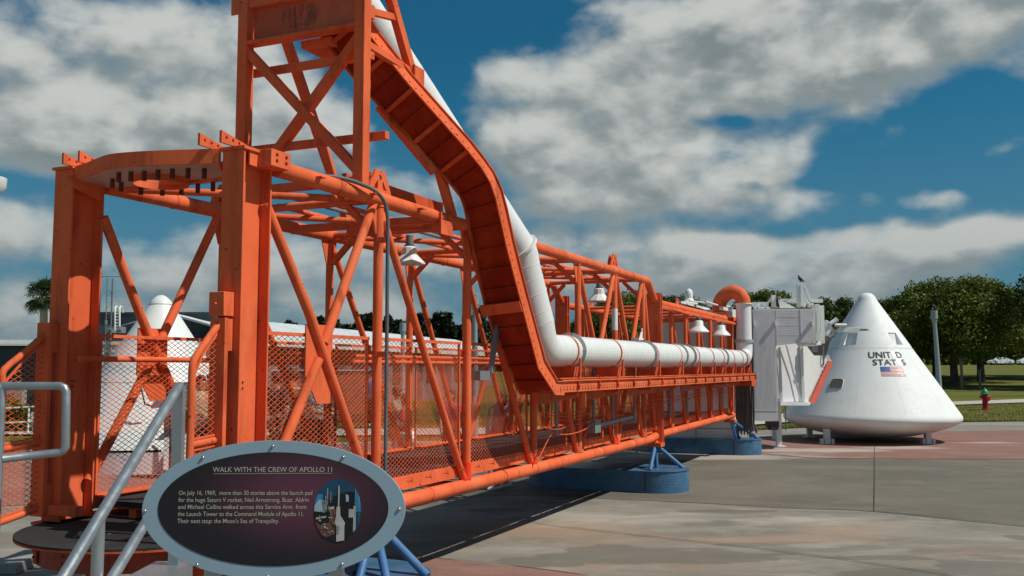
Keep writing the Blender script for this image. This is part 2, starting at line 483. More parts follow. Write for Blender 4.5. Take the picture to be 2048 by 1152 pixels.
# ------------------------------------------------------------------ mesh helpers
FR = {}
class MB:
    def __init__(s):
        s.v = []; s.f = []
    def add(s, vs, fs):
        k = len(s.v)
        s.v += [tuple(x) for x in vs]
        s.f += [tuple(i + k for i in f) for f in fs]
        return s
    def hexa(s, c):
        return s.add(c, [(0, 3, 2, 1), (4, 5, 6, 7), (0, 1, 5, 4), (1, 2, 6, 5), (2, 3, 7, 6), (3, 0, 4, 7)])
    def box(s, a, b):
        x0, y0, z0 = [min(a[i], b[i]) for i in range(3)]
        x1, y1, z1 = [max(a[i], b[i]) for i in range(3)]
        return s.hexa([(x0, y0, z0), (x1, y0, z0), (x1, y1, z0), (x0, y1, z0), (x0, y0, z1), (x1, y0, z1), (x1, y1, z1), (x0, y1, z1)])
    def bar(s, p0, p1, w, h, up=(0, 0, 1)):
        """rectangular bar from p0 to p1: w across, h along 'up'"""
        p0 = Vector(p0); p1 = Vector(p1); d = (p1 - p0).normalized()
        u = Vector(up); sd_ = d.cross(u)
        if sd_.length < 1e-4:
            sd_ = d.cross(Vector((1, 0, 0)))
        sd_.normalize(); u = sd_.cross(d).normalized()
        a = sd_ * (w / 2); c = u * (h / 2)
        return s.hexa([p0 - a - c, p0 + a - c, p1 + a - c, p1 - a - c, p0 - a + c, p0 + a + c, p1 + a + c, p1 - a + c])
    def angle(s, p0, p1, w, th, up=(0, 0, 1), flip=1):
        p0 = Vector(p0); p1 = Vector(p1); d = (p1 - p0).normalized()
        u = Vector(up); sd_ = d.cross(u).normalized(); u = sd_.cross(d).normalized()
        o1 = sd_ * (flip * w / 2)
        s.bar(p0 + u * (th / 2), p1 + u * (th / 2), w, th, u)
        s.bar(p0 + o1 - u * (w / 2), p1 + o1 - u * (w / 2), th, w, u)
        return s
    def tube(s, p0, p1, r, n=12, r1=None, cap=True):
        return s.path([p0, p1], [r, r if r1 is None else r1], n, cap)
    def path(s, pts, r, n=10, cap=True, closed=False):
        pts = [Vector(p) for p in pts]
        rs = r if isinstance(r, (list, tuple)) else [r] * len(pts)
        m = len(pts)
        k = len(s.v)
        ref = None
        for i, p in enumerate(pts):
            if i == 0 and not closed: t = pts[1] - p
            elif i == m - 1 and not closed: t = p - pts[i - 1]
            else: t = (pts[(i + 1) % m] - p).normalized() + (p - pts[i - 1]).normalized()
            t.normalize()
            if ref is None:
                ref = Vector((0, 0, 1)) if abs(t.z) < .9 else Vector((1, 0, 0))
            a = t.cross(ref).normalized(); b2 = a.cross(t).normalized(); ref = b2
            for j in range(n):
                an = 2 * math.pi * j / n
                s.v.append(tuple(p + (a * math.cos(an) + b2 * math.sin(an)) * rs[i]))
        rng_ = m if closed else m - 1
        for i in range(rng_):
            for j in range(n):
                a0 = k + i * n + j; a1 = k + i * n + (j + 1) % n
                i2 = (i + 1) % m
                b0 = k + i2 * n + j; b1 = k + i2 * n + (j + 1) % n
                s.f.append((a0, a1, b1, b0))
        if cap and not closed:
            s.f.append(tuple(k + j for j in range(n))[::-1])
            s.f.append(tuple(k + (m - 1) * n + j for j in range(n)))
        return s
    def lathe(s, prof, c=(0, 0, 0), n=24, axis='z', a0=0, a1=None):
        k = len(s.v); full = a1 is None
        cnt = n if full else n + 1
        for (r, z) in prof:
            for j in range(cnt):
                an = (2 * math.pi * j / n) if full else a0 + (a1 - a0) * j / n
                if axis == 'z': q = (c[0] + r * math.cos(an), c[1] + r * math.sin(an), c[2] + z)
                elif axis == 'x': q = (c[0] + z, c[1] + r * math.cos(an), c[2] + r * math.sin(an))
                else: q = (c[0] + r * math.sin(an), c[1] + z, c[2] + r * math.cos(an))
                s.v.append(q)
        for i in range(len(prof) - 1):
            for j in range(n):
                j2 = (j + 1) % cnt if full else j + 1
                s.f.append((k + i * cnt + j, k + i * cnt + j2, k + (i + 1) * cnt + j2, k + (i + 1) * cnt + j))
        return s
    def prism(s, poly, vec):
        poly = [Vector(p) for p in poly]; vec = Vector(vec); n = len(poly)
        vs = poly + [p + vec for p in poly]
        fs = [tuple(range(n))[::-1], tuple(range(n, 2 * n))]
        fs += [(i, (i + 1) % n, n + (i + 1) % n, n + i) for i in range(n)]
        return s.add(vs, fs)
    def build(s, name, mat, parent=None, smooth=True, bevel=0, world=False, ang=38, frame=None):
        me = bpy.data.meshes.new(name)
        vs = s.v
        if frame is not None:
            inv = frame.inverted(); vs = [tuple(inv @ Vector(v)) for v in vs]
        me.from_pydata(vs, [], s.f)
        bm_ = bmesh.new(); bm_.from_mesh(me)
        bmesh.ops.recalc_face_normals(bm_, faces=bm_.faces)
        bm_.to_mesh(me); bm_.free()
        if smooth:
            me.shade_smooth()
            me.set_sharp_from_angle(angle=R(ang))
        me.materials.append(mat)
        o = bpy.data.objects.new(name, me); COL.objects.link(o)
        if parent is not None: o.parent = parent
        if bevel:
            md = o.modifiers.new('bevel', 'BEVEL'); md.width = bevel; md.segments = 2; md.limit_method = 'ANGLE'; md.angle_limit = R(35)
        return o

def frame_of(o):
    while o.parent is not None: o = o.parent
    return Matrix.Translation(o.location) @ Matrix.Rotation(o.rotation_euler.z, 4, 'Z') @ Matrix.Diagonal((*o.scale, 1))

def wb(mb, name, mat, parent, **k):
    """build from world coordinates under a placed parent"""
    return mb.build(name, mat, parent, frame=frame_of(parent), **k)

def tag(o, label=None, cat=None, group=None, kind=None):
    if label: o['label'] = label
    if cat: o['category'] = cat
    if group: o['group'] = group
    if kind: o['kind'] = kind
    return o
def thing(name, label, cat, loc=(0, 0, 0), rz=0, group=None):
    o = bpy.data.objects.new(name, None); COL.objects.link(o)
    o.empty_display_size = .2
    o.location = loc; o.rotation_euler = (0, 0, rz)
    return tag(o, label, cat, group)
def copy_tree(o, parent=None):
    c = o.copy(); COL.objects.link(c)
    if parent is not None: c.parent = parent
    for ch in list(o.children): copy_tree(ch, c)
    return c
def copy_thing(o, loc, rz, label, scale=None):
    c = copy_tree(o); c.location = loc; c.rotation_euler = (0, 0, rz); c['label'] = label
    if scale: c.scale = scale if isinstance(scale, tuple) else (scale,) * 3
    return c

def holed_plate(outer, holes, th):
    """flat plate (x,y) with round or polygon holes, thickness th along z, centred; returns verts, faces"""
    cu = bpy.data.curves.new('tmp', 'CURVE'); cu.dimensions = '2D'; cu.fill_mode = 'BOTH'; cu.extrude = th / 2
    for loop in [outer] + holes:
        sp = cu.splines.new('POLY'); sp.points.add(len(loop) - 1); sp.use_cyclic_u = True
        for i, q in enumerate(loop): sp.points[i].co = (q[0], q[1], 0, 1)
    o = bpy.data.objects.new('tmp', cu); COL.objects.link(o)
    dg = bpy.context.evaluated_depsgraph_get()
    me = bpy.data.meshes.new_from_object(o.evaluated_get(dg))
    vs = [v.co.copy() for v in me.vertices]; fs = [tuple(p.vertices) for p in me.polygons]
    bpy.data.objects.remove(o); bpy.data.curves.remove(cu); bpy.data.meshes.remove(me)
    return vs, fs
def circ(cx, cy, r, n=16, ry=None):
    ry = ry or r
    return [(cx + r * math.cos(2 * math.pi * i / n), cy + ry * math.sin(2 * math.pi * i / n)) for i in range(n)]
def text_mesh(txt, size=1.0, bold=0.0):
    cu = bpy.data.curves.new('tmp', 'FONT'); cu.body = txt; cu.size = size; cu.resolution_u = 3; cu.offset = bold
    o = bpy.data.objects.new('tmp', cu); COL.objects.link(o)
    dg = bpy.context.evaluated_depsgraph_get()
    me = bpy.data.meshes.new_from_object(o.evaluated_get(dg))
    vs = [v.co.copy() for v in me.vertices]; fs = [tuple(p.vertices) for p in me.polygons]
    bpy.data.objects.remove(o); bpy.data.curves.remove(cu); bpy.data.meshes.remove(me)
    return vs, fs

def diamond_panel(mb, org, U, V, poly, N, dw=.062, dh=.034, w=.0044, dep=.003):
    """expanded metal: every strand is a thin bar clipped to the convex polygon (u,v)"""
    org = Vector(org); U = Vector(U).normalized(); V = Vector(V).normalized(); N = Vector(N).normalized()
    us = [p[0] for p in poly]; vs_ = [p[1] for p in poly]
    area = sum(poly[i][0] * poly[(i + 1) % len(poly)][1] - poly[(i + 1) % len(poly)][0] * poly[i][1] for i in range(len(poly)))
    pl = poly if area > 0 else poly[::-1]
    k = dh / dw
    for sg in (1, -1):
        cs = [v - sg * k * u for u, v in pl]
        c = math.floor(min(cs) / dh) * dh
        while c <= max(cs):
            # line v = sg*k*u + c ; clip
            t0, t1 = min(us) - 1, max(us) + 1
            ok = True
            for i in range(len(pl)):
                a = pl[i]; b = pl[(i + 1) % len(pl)]
                nx, ny = -(b[1] - a[1]), (b[0] - a[0])   # inward for ccw
                f0 = nx * (0 - a[0]) + ny * (c - a[1]); f1 = nx + ny * sg * k
                if abs(f1) < 1e-9:
                    if f0 < 0: ok = False
                    continue
                tt = -f0 / f1
                if f1 > 0: t0 = max(t0, tt)
                else: t1 = min(t1, tt)
            if ok and t1 - t0 > .004:
                p0 = org + U * t0 + V * (sg * k * t0 + c) + N * (sg * dep * .45)
                p1 = org + U * t1 + V * (sg * k * t1 + c) + N * (sg * dep * .45)
                d = (p1 - p0).normalized(); sd_ = N.cross(d) * (w / 2); nn = N * (dep / 2)
                kk = len(mb.v)
                for p in (p0, p1):
                    mb.v += [tuple(p - sd_), tuple(p - nn), tuple(p + sd_), tuple(p + nn)]
                for j in range(4):
                    mb.f.append((kk + j, kk + (j + 1) % 4, kk + 4 + (j + 1) % 4, kk + 4 + j))
            c += dh
    return mb
def struct(name, mb, mat, **k):
    o = mb.build(name, mat, **k); o['kind'] = 'structure'; return o

# ================================================================== GROUND
def terrain_h(x, y):
    def ss(a, b, t):
        t = max(0, min(1, (t - a) / (b - a))); return t * t * (3 - 2 * t)
    return -.03 + 1.15 * ss(48, 84, y) + 1.25 * ss(84, 190, y) + .04 * math.sin(x * .21) * ss(40, 60, y)
def band(y0, y1, x0, x1, ny, nx, dz, mat, name):
    mb = MB()
    ys = [y0 + (y1 - y0) * i / ny for i in range(ny + 1)]; xs = [x0 + (x1 - x0) * i / nx for i in range(nx + 1)]
    mb.v = [(x, y, terrain_h(x, y) + dz) for y in ys for x in xs]
    mb.f = [(j * (nx + 1) + i, j * (nx + 1) + i + 1, (j + 1) * (nx + 1) + i + 1, (j + 1) * (nx + 1) + i) for j in range(ny) for i in range(nx)]
    return struct(name, mb, mat)
# lawn, one sheet out to the horizon
mb = MB()
ys = [-60, 0, 20, 30] + [34 + 3 * i for i in range(54)] + [210, 260, 400, 800, 1500, 3000]
xs = [-2500, -800, -300, -150] + [-100 + 8 * i for i in range(26)] + [150, 300, 800, 2500]
mb.v = [(x, y, terrain_h(x, y)) for y in ys for x in xs]
nx = len(xs)
mb.f = [(j * nx + i, j * nx + i + 1, (j + 1) * nx + i + 1, (j + 1) * nx + i) for j in range(len(ys) - 1) for i in range(nx - 1)]
struct('lawn', mb, GRASS)

# plaza slab: edge against the lawn follows the photograph
edge = [(-60, 30.5), (-30, 24.5), (-12, 22.3), (-4, 22.2), (2, 23.4), (7, 26.6), (11, 29.3), (14.3, 30.4), (17, 30.9), (24, 31.2), (60, 31.0)]
mb = MB(); mb.prism([(x, y, 0) for x, y in [(60, -20), (-60, -20)][::1]] [::-1] + [(x, y, 0) for x, y in edge[::-1]], (0, 0, -.12))
struct('plaza', mb, PAVE)

def sheet(name, pts, z, mat):
    mb = MB(); mb.add([(x, y, z) for x, y in pts], [tuple(range(len(pts)))])
    return struct(name, mb, mat)
def spline(pts, n=6):
    out = []
    for i in range(len(pts) - 1):
        p0 = pts[max(i - 1, 0)]; p1 = pts[i]; p2 = pts[i + 1]; p3 = pts[min(i + 2, len(pts) - 1)]
        for k in range(n):
            t = k / n
            out.append(tuple(.5 * ((2 * p1[a]) + (-p0[a] + p2[a]) * t + (2 * p0[a] - 5 * p1[a] + 4 * p2[a] - p3[a]) * t * t + (-p0[a] + 3 * p1[a] - 3 * p2[a] + p3[a]) * t ** 3) for a in range(len(p1))))
    out.append(tuple(pts[-1])); return out
gp = lambda u, v: tuple(G(u, v)[:2])
# darker grey concrete field in the middle distance
near_edge = spline([gp(620, 1012), gp(1000, 992), gp(1250, 1000), gp(1420, 1008), gp(1600, 1018), gp(1752, 1024), gp(2048, 1054), gp(2600, 1100)], 4)
far_edge = spline([gp(2600, 926), gp(2048, 921), gp(1800, 920), gp(1640, 918), gp(1500, 910), gp(1380, 906), gp(1000, 915), gp(620, 940)], 4)
sheet('grey_paving', near_edge + far_edge, .004, PAVE_DARK)
# red band that carries the capsule
near_edge = spline([gp(300, 912), gp(700, 903), gp(1200, 901), gp(1420, 903), gp(1530, 908), gp(1640, 916.5), gp(1800, 918.5), gp(2048, 919.5), gp(2600, 924)], 4)
far_edge = spline([(26, 25.2), (20, 25.6), (15, 26.5), (10, 25.5), (5, 23.4), (0, 21.8), (-8, 21.2), (-14, 21.0)], 4)
sheet('red_paving', near_edge + far_edge, .008, PAVE_RED)
sheet('red_paving', spline([gp(560, 1107), gp(835, 1115), gp(960, 1128), gp(1180, 1154), (1.6, 6.2), (2.4, 4.5)], 4) + [(-3, 4.5), (-3, 7.6)], .008, PAVE_RED)
sheet('red_paving', [(-16, 8.5), (-5.6, 12.2), (-3.4, 13.6), (-3.2, 15.6), (-4.2, 17.4), (-16, 17.6)], .008, PAVE_RED)
# cut joints
def joint(pts, w=.016, z=.0125):
    mb = MB()
    for a, b in zip(pts[:-1], pts[1:]):
        a = Vector((*a, z)); b = Vector((*b, z)); d = (b - a).normalized(); n = Vector((-d.y, d.x, 0)) * w / 2
        mb.add([a - n, b - n, b + n, a + n], [(0, 1, 2, 3)])
    return struct('paving_joint', mb, GROOVE)
joint([gp(1749, 893), gp(1749, 960), gp(1748, 1023)], .011)
joint([gp(1748, 1023), gp(1900, 1037), gp(2300, 1075)], .012)
joint([gp(1748, 1023), gp(1560, 1013), gp(1330, 1004)], .008)
joint([gp(1100, 1052), gp(1300, 1074), gp(1500, 1096), gp(1700, 1122), gp(1888, 1150), (3.7, 6.6)], .015)
joint([gp(890, 1010), gp(1100, 1052)], .012)
joint([gp(850, 1116), gp(1000, 1130), gp(1180, 1153)], .012)
joint([gp(1400, 932), gp(1240, 960)], .010)
# footpath crossing the lawn
def strip_path(name, c, w, mat, dz):
    c = spline(c, 8); L = []; Rr = []
    for i, p in enumerate(c):
        a = c[max(i - 1, 0)]; b = c[min(i + 1, len(c) - 1)]
        d = Vector((b[0] - a[0], b[1] - a[1])).normalized(); n = Vector((-d.y, d.x)) * w / 2
        L.append((p[0] + n.x, p[1] + n.y)); Rr.append((p[0] - n.x, p[1] - n.y))
    mb = MB()
    for (x, y) in L: mb.v.append((x, y, terrain_h(x, y) + dz))
    for (x, y) in Rr: mb.v.append((x, y, terrain_h(x, y) + dz))
    n = len(L); mb.f = [(i, i + 1, n + i + 1, n + i) for i in range(n - 1)]
    return struct(name, mb, mat)
strip_path('footpath', [(-40, 33), (-20, 27.2), (-8, 25.6), (0, 26.2), (6, 29.5), (12, 36), (17, 43), (22, 47.2), (30, 51.5), (45, 56)], 2.6, PATHM, .05)
strip_path('park_road', [(-120, 196), (-40, 192), (20, 190), (60, 189), (120, 189), (200, 192)], 7, PATHM, .06)

# ================================================================== SERVICE ARM
ARM_O = (-1.42657, 5.8, 0); ARM_A = math.atan2(.91407302, .40554965)
arm = thing('service_arm', 'long orange steel lattice walkway bridge with mesh sides and a tower at its near end', 'walkway bridge', ARM_O, ARM_A)
HB, HT, WD = .715, 2.925, 1.42
HB2, HT2 = .77, 2.65
SP = [1.13, 2.57, 4.04, 5.35, 6.70, 7.96]
SJ = 8.58
SP2 = [9.49, 10.41, 11.30, 12.25, 13.22, 14.14]
def part(mb, name, mat=None, parent=None, **k):
    return mb.build(name, mat or ORANGE, parent or arm, **k)
for t in (0, WD):
    part(MB().path([(-.05, t, HT), (8.12, t, HT), (8.22, t, HT - .01), (8.50, t, HT2 + .06), (8.62, t, HT2), (14.2, t, HT2)], .054, 20), 'top_chord')
    part(MB().path([(-.1, t, HB), (8.2, t, HB), (8.6, t, HB2 - .02), (14.2, t, HB2 + .02)], .056, 20), 'bottom_chord')
    sgn = 1 if t == 0 else -1
    for i, s in enumerate(SP + SP2):
        top = HT if s < SJ else HT2
        bot = HB if s < SJ else HB2
        r = .036 if s < SJ else .031
        part(MB().tube((s, t, bot), (s, t, top), r, 16), 'post')
    # diagonals
    xs_ = [0.0] + SP
    rd = .033
    # first bay: crossed braces meeting on a gusset plate
    a0, a1 = .10, 1.02
    part(MB().path([(-.098, t + sgn * .045, 2.705), (.30, t, 2.07), (1.07, t, .84)], rd, 16), 'diagonal_brace')
    part(MB().tube((1.06, t, 2.89), (.475, t, 1.865), rd, 16), 'diagonal_brace')
    part(MB().tube((.42, t, 1.76), (-.10, t, .97), rd, 16), 'diagonal_brace')
    part(MB().prism([(.295, t + .010, 1.66), (.43, t + .010, 1.47), (.575, t + .010, 1.47), (.575, t + .010, 1.985), (.295, t + .010, 1.985)], (0, .009, 0)), 'gusset_plate')
    for a, b in ((1.13, 2.57), (2.57, 4.04), (4.04, 5.35), (5.35, 6.70)):
        part(MB().tube((a + .06, t, HT - .14), (b - .06, t, HB + .06), .030, 14), 'diagonal_brace')
    for a, b in ((5.35, 6.70), (6.70, 7.96)):
        part(MB().tube((b - .06, t, HT - .06), (a + .06, t, HB + .05), .030, 14), 'diagonal_brace')
    part(MB().tube((6.76, t, HT - .06), (7.90, t, HB + .05), .030, 14), 'diagonal_brace')
    part(MB().tube((8.02, t, HT - .10), (8.52, t, HB + .12), .028, 14), 'diagonal_brace')
    prev = 8.64
    for s in SP2:
        part(MB().tube((prev + .04, t, HT2 - .05), (s - .05, t, HB2 + .06), .025, 12), 'diagonal_brace')
        prev = s
    # joint frame
    jm = MB()
    jm.box((SJ - .045, t - .10, HB - .10), (SJ - .030, t + .10, HT2 + .13)); jm.box((SJ + .030, t - .10, HB - .10), (SJ + .045, t + .10, HT2 + .13))
    jm.box((SJ - .028, t - .05, HB + .06), (SJ + .028, t + .05, HT2 - .06))
    for h in (1.0, 1.5, 2.0, 2.5): 
        for dy in (-.08, .08): jm.tube((SJ - .06, t + dy, h), (SJ + .06, t + dy, h), .011, 6)
    part(jm, 'joint_plate')
    # gussets at the nodes, below the top chord
    for s in SP:
        part(MB().prism([(s - .14, t - .005, HT - .04), (s + .10, t - .005, HT - .04), (s + .06, t - .005, HT - .24), (s - .06, t - .005, HT - .26)], (0, .010, 0)), 'gusset_plate')
    for s in (1.13, 6.70):
        o_, f_ = holed_plate([(-.16, 0), (.16, 0), (.07, .17), (-.06, .17)], [circ(0.0, .115, .022), [(-.09, .03), (-.03, .03), (-.03, .10)][::-1], [(.03, .03), (.09, .03), (.035, .10)][::-1]], .018)
        part(MB().add([(s + q.x, t + q.z, HT + .045 + q.y) for q in o_], f_).add([(s + q.x * .7, t + .05 + q.z, HT + .045 + q.y * .9) for q in o_], f_), 'lifting_lug')
    for s in (9.9, 13.6):
        o_, f_ = holed_plate([(-.09, 0), (.09, 0), (.04, .10), (-.04, .10)], [circ(0.0, .065, .018)], .016)
        part(MB().add([(s + q.x, t + q.z, HT2 + .045 + q.y) for q in o_], f_), 'lifting_lug')
wd = MB()
def bead(p, d, r):
    p = Vector(p); d = Vector(d).normalized(); x = d.cross(Vector((.1, .3, 1))).normalized(); y = d.cross(x).normalized()
    wd.path([p + (x * math.cos(q) + y * math.sin(q)) * r for q in [2 * math.pi * j / 14 for j in range(14)]], .0055, 5, closed=True)
for t in (0, WD):
    for s in SP:
        bead((s, t, HT - .058), (0, 0, 1), .037); bead((s, t, HB + .060), (0, 0, 1), .037)
        bead((s - .55, t, HT), (1, 0, 0), .0545)
    for s in (.52, 1.9, 3.3, 4.7, 6.1, 7.4): bead((s, t, HB), (1, 0, 0), .0565)
tag(wd.build('weld_bead', ORANGE_OLD, arm), kind='stuff')
# touch-up paint at the feet of the near posts
for s in (2.57, 4.04, 6.70):
    part(MB().tube((s, 0, HB + .045), (s, 0, HB + .045 + (.15 if s == 2.57 else .09)), .0375, 16), 'touch_up_patch', TOUCHUP)
    part(MB().tube((s - .075, 0, HB + .075), (s - .055, 0, HB + .05), .036, 14), 'touch_up_patch', TOUCHUP)
part(MB().tube((6.70, 0, 2.18), (6.70, 0, 2.45), .0372, 16), 'white_primer_patch', WHITE)
# crossbeams and lateral bracing
for s in [0.0] + SP:
    part(MB().tube((s, .02, HT), (s, WD - .02, HT), .030, 14), 'crossbeam')
    part(MB().tube((s, .02, HB), (s, WD - .02, HB), .030, 10), 'crossbeam')
    if s > 0:
        for t, sg in ((0, 1), (WD, -1)):
            part(MB().bar((s, t + sg * .03, HT - .26), (s, t + sg * .27, HT - .03), .05, .045), 'knee_brace')
for s in SP2:
    part(MB().tube((s, .02, HT2), (s, WD - .02, HT2), .025, 10), 'crossbeam')
    part(MB().tube((s, .02, HB2), (s, WD - .02, HB2), .025, 10), 'crossbeam')
for (a, ta, b, tb) in ((.02, WD, 1.10, 0.03), (2.57, 0.03, 1.16, WD), (2.62, WD, 4.0, .03), (5.3, 0.03, 4.1, WD), (5.4, WD, 6.66, .03), (7.9, .03, 6.75, WD)):
    part(MB().tube((a, ta, HT - .005), (b, tb, HT - .005), .026, 12), 'top_brace')
for t, r in ((.50, .020), (.95, .020)):
    part(MB().tube((1.2, t, HT + .03), (8.0, t, HT + .03), r, 10), 'roof_rail')
part(MB().tube((.1, .78, HT + .07), (8.0, .78, HT + .07), .016, 10), 'electrical_conduit', GREYP)
mb = MB()
for s in (2.0, 2.75, 3.6, 4.5, 5.4, 6.3): mb.box((s - .02, .76, HT - .01), (s + .02, .80, HT + .10))
part(mb, 'conduit_clamp')
# channel lying above the near chord, bracket box under it
part(MB().bar((1.62, .25, 3.10), (2.50, .25, 3.10), .05, .075).bar((2.47, .25, 3.06), (2.53, .25, 3.06), .06, .16), 'roof_channel', ORANGE_OLD)
part(MB().bar((1.05, .25, 3.10), (1.62, .25, 3.10), .04, .05), 'roof_channel', ORANGE_OLD)
part(MB().bar((2.0, .0, HT - .02), (2.0, WD, HT - .02), .07, .06), 'crossbeam')
part(MB().bar((2.32, .0, HT - .01), (2.32, 1.05, HT - .01), .08, .07), 'crossbeam')
part(MB().box((1.93, -.085, HT - .15), (2.13, -.07, HT - .035)).box((1.95, -.075, HT - .08), (1.965, -.055, HT + .03)).box((2.10, -.075, HT - .08), (2.115, -.055, HT + .03)), 'bracket_plate')
for s in (.28, .92, 1.6): part(MB().box((s, -.052, HT + .0), (s + .055, -.10, HT + .008)), 'conduit_tab')

# deck, kick plates, rails, mesh
part(MB().box((-.08, .09, .815), (14.1, WD - .09, .850)), 'floor_deck', NONSLIP)
part(MB().box((-.05, .30, .745), (14.1, .36, .813)).box((-.05, 1.05, .745), (14.1, 1.11, .813)), 'floor_joist')
nodes1 = [0.0] + SP + [SJ - .03]
nodes2 = [SJ + .05] + SP2
for t, sg in ((0, -1), (WD, 1)):
    for (nd, hb, rt) in ((nodes1, .785, 1.915), (nodes2, .83, 1.90)):
        for a, b in zip(nd[:-1], nd[1:]):
            a2, b2 = a + .055, b - .055
            if a == 0.0: a2 = -.09
            tm = t - sg * .045
            part(MB().bar((a2, t - sg * .035, hb + .045), (b2, t - sg * .035, hb + .045), .012, .080).bar((a2, tm - sg * .03, hb + .091), (b2, tm - sg * .03, hb + .091), .06, .010), 'kick_plate')
            mb = MB(); lo = hb + .095
            diamond_panel(mb, (a2, tm, lo), (1, 0, 0), (0, 0, 1), [(0, 0), (b2 - a2, 0), (b2 - a2, rt - lo), (0, rt - lo)], (0, 1, 0))
            pn = part(mb, 'mesh_panel', smooth=False)
            fm = MB()
            fm.bar((a2, tm, rt), (b2, tm, rt), .03, .022); fm.bar((a2 + .008, tm, lo), (a2 + .008, tm, rt), .018, .018, (0, 1, 0)); fm.bar((b2 - .008, tm, lo), (b2 - .008, tm, rt), .018, .018, (0, 1, 0))
            fm.bar((a2, tm, lo), (b2, tm, lo), .018, .018)
            fm.build('panel_frame', ORANGE, pn)
            hg = MB()
            for h in (lo + .08, lo + .45, rt - .10): hg.box((b2 - .01, tm - .012, h), (b2 + .03, tm + .012, h + .05))
            hg.build('clamp', ORANGE_OLD, pn)
# twin hand rails on the far side
for h, a_ in ((1.815, 1.25), (1.762, -.30)): part(MB().tube((a_, WD - .10, h), (8.5, WD - .10, h), .019, 12), 'handrail')
for h in (1.80,): part(MB().tube((8.6, WD - .10, h), (14.1, WD - .10, h), .018, 10), 'handrail')
for s in (1.1, 2.6, 4.0, 5.4, 6.7, 7.9): part(MB().tube((s, WD - .10, 1.76), (s + .0, WD, 1.66), .012, 8), 'rail_bracket')
# toggle bolts poking through the near mesh
mb = MB()
for a, b in zip(nodes1[:-1], nodes1[1:]):
    for k in range(5):
        s = a + .12 + (b - a - .2) * k / 4.3
        mb.tube((s, -.015, .86), (s + .03, -.055, .862), .0045, 5); mb.tube((s + .018, -.06, .845), (s + .018, -.05, .885), .0035, 5)
tag(part(mb, 'mesh_clip', ORANGE_OLD), kind='stuff')

# ---- entrance columns
def column(t0, name='entrance_column'):
    t1 = t0 + .16; tm = t0 + .08
    mb = MB()
    mb.box((-.350, t0, .74), (-.336, t1, 2.985)); mb.box((-.104, t0, .74), (-.090, t1, 2.985)); mb.box((-.336, tm - .007, .74), (-.104, tm + .007, 2.985))
    c = part(mb, name, bevel=.0025)
    MB().box((-.365, t0 - .012, 2.985), (-.075, t1 + .012, 3.003)).build('cap_plate', ORANGE, c)
    MB().box((-.40, t0 - .03, .722), (-.05, t1 + .03, .74)).build('base_plate', ORANGE_OLD, c)
    bt = MB()
    for h in (1.585, 1.62): bt.tube((-.23, tm - .007, h), (-.23, tm - .013, h), .006, 8)
    bt.build('bolt', DARKST, c)
    return c
colR = column(0.0); colL = column(1.38)
bl = MB().box((-.225, -.075, 2.905), (-.045, .06, 3.005))
o_, f_ = holed_plate([(0, 0), (.18, 0), (.18, .10), (0, .10)], [circ(.055, .033, .013), circ(.055, .070, .013), circ(.145, .033, .013), circ(.145, .070, .013)], .02)
bl.add([(-.225 + q.x, -.087 + q.z, 2.905 + q.y) for q in o_], f_)
part(bl, 'clamp_block', bevel=.003)
part(MB().box((-.30, .0, 2.90), (-.226, .012, 3.0)), 'clamp_block')
for t, (a, b) in ((.075, (-.47, -.20)), (.235, (-.47, -.20)), (1.395, (-.42, -.2)), (1.255, (-.42, -.2))):
    L = b - a
    hs = [circ(.042 + i * .056, .036 - i * .005, .010) for i in range(4)]
    o_, f_ = holed_plate([(0, 0), (L, 0), (L, .022), (0.0, .072)], [h for h in hs if h[0][0] < L - .03], .016)
    part(MB().add([(a + q.x, t + q.z, 3.003 + q.y) for q in o_], f_), 'holed_lug_plate')
# bowed head band and its plate with the round hole
bowc = spline([(-.33, 1.42), (-.40, 1.20), (-.485, .99), (-.515, .88), (-.51, .76), (-.47, .55), (-.36, .18)], 5)
mb = MB()
n = len(bowc)
for (x, y) in bowc: mb.v += [(x, y, 2.912), (x, y, 3.0), (x + .018, y, 2.912), (x + .018, y, 3.0)]
for i in range(n - 1):
    a = i * 4; b = a + 4
    mb.f += [(a, b, b + 1, a + 1), (a + 2, a + 3, b + 3, b + 2), (a + 1, b + 1, b + 3, a + 3), (a, a + 2, b + 2, b)]
part(mb, 'head_band', ang=60)
hole = circ(-.14, .84, .170, 36)
outer = [(x + .019, y) for x, y in bowc] + [(.10, .16), (.10, 1.37)]
o_, f_ = holed_plate(outer, [hole], .016)
hp = part(MB().add([(q.x, q.y, 2.920 + q.z) for q in o_], f_), 'head_plate', PINKUN, smooth=False)
mb = MB().lathe([(.165, -.040), (.165, .012), (.173, .012), (.173, -.040), (.165, -.040)], (-.14, .84, 2.912), 36)
mb.build('hole_collar', ORANGE, hp)
TABM = paint('dark_maroon_tab', (.13, .022, .012), .6, .1)
tb = []
for i in range(7):
    an = 1.0 + i * (2 * math.pi - 2.0) / 6
for i, (x, y) in enumerate([(-.40, .93), (-.39, .84), (-.37, .75), (-.36, .65), (-.345, .55), (-.32, .45), (-.28, .36), (-.27, 1.12), (-.16, 1.16), (-.02, 1.13), (.06, 1.02), (.085, .88), (.085, .74), (.07, .60), (.04, .48), (-.02, .38)]):
    tb.append(MB().box((x - .010, y - .010, 2.850), (x + .011, y + .011, 2.9115)).build('stop_tab', TABM, hp))
part(MB().prism([(-.40, 1.365, 2.93), (-.12, 1.365, 2.93), (-.12, 1.365, 2.80), (-.34, 1.365, 2.86)], (0, .012, 0)), 'head_gusset')
part(MB().prism([(-.38, .185, 2.93), (-.05, .185, 2.93), (-.05, .185, 2.80), (-.32, .185, 2.87)], (0, .012, 0)), 'head_gusset')

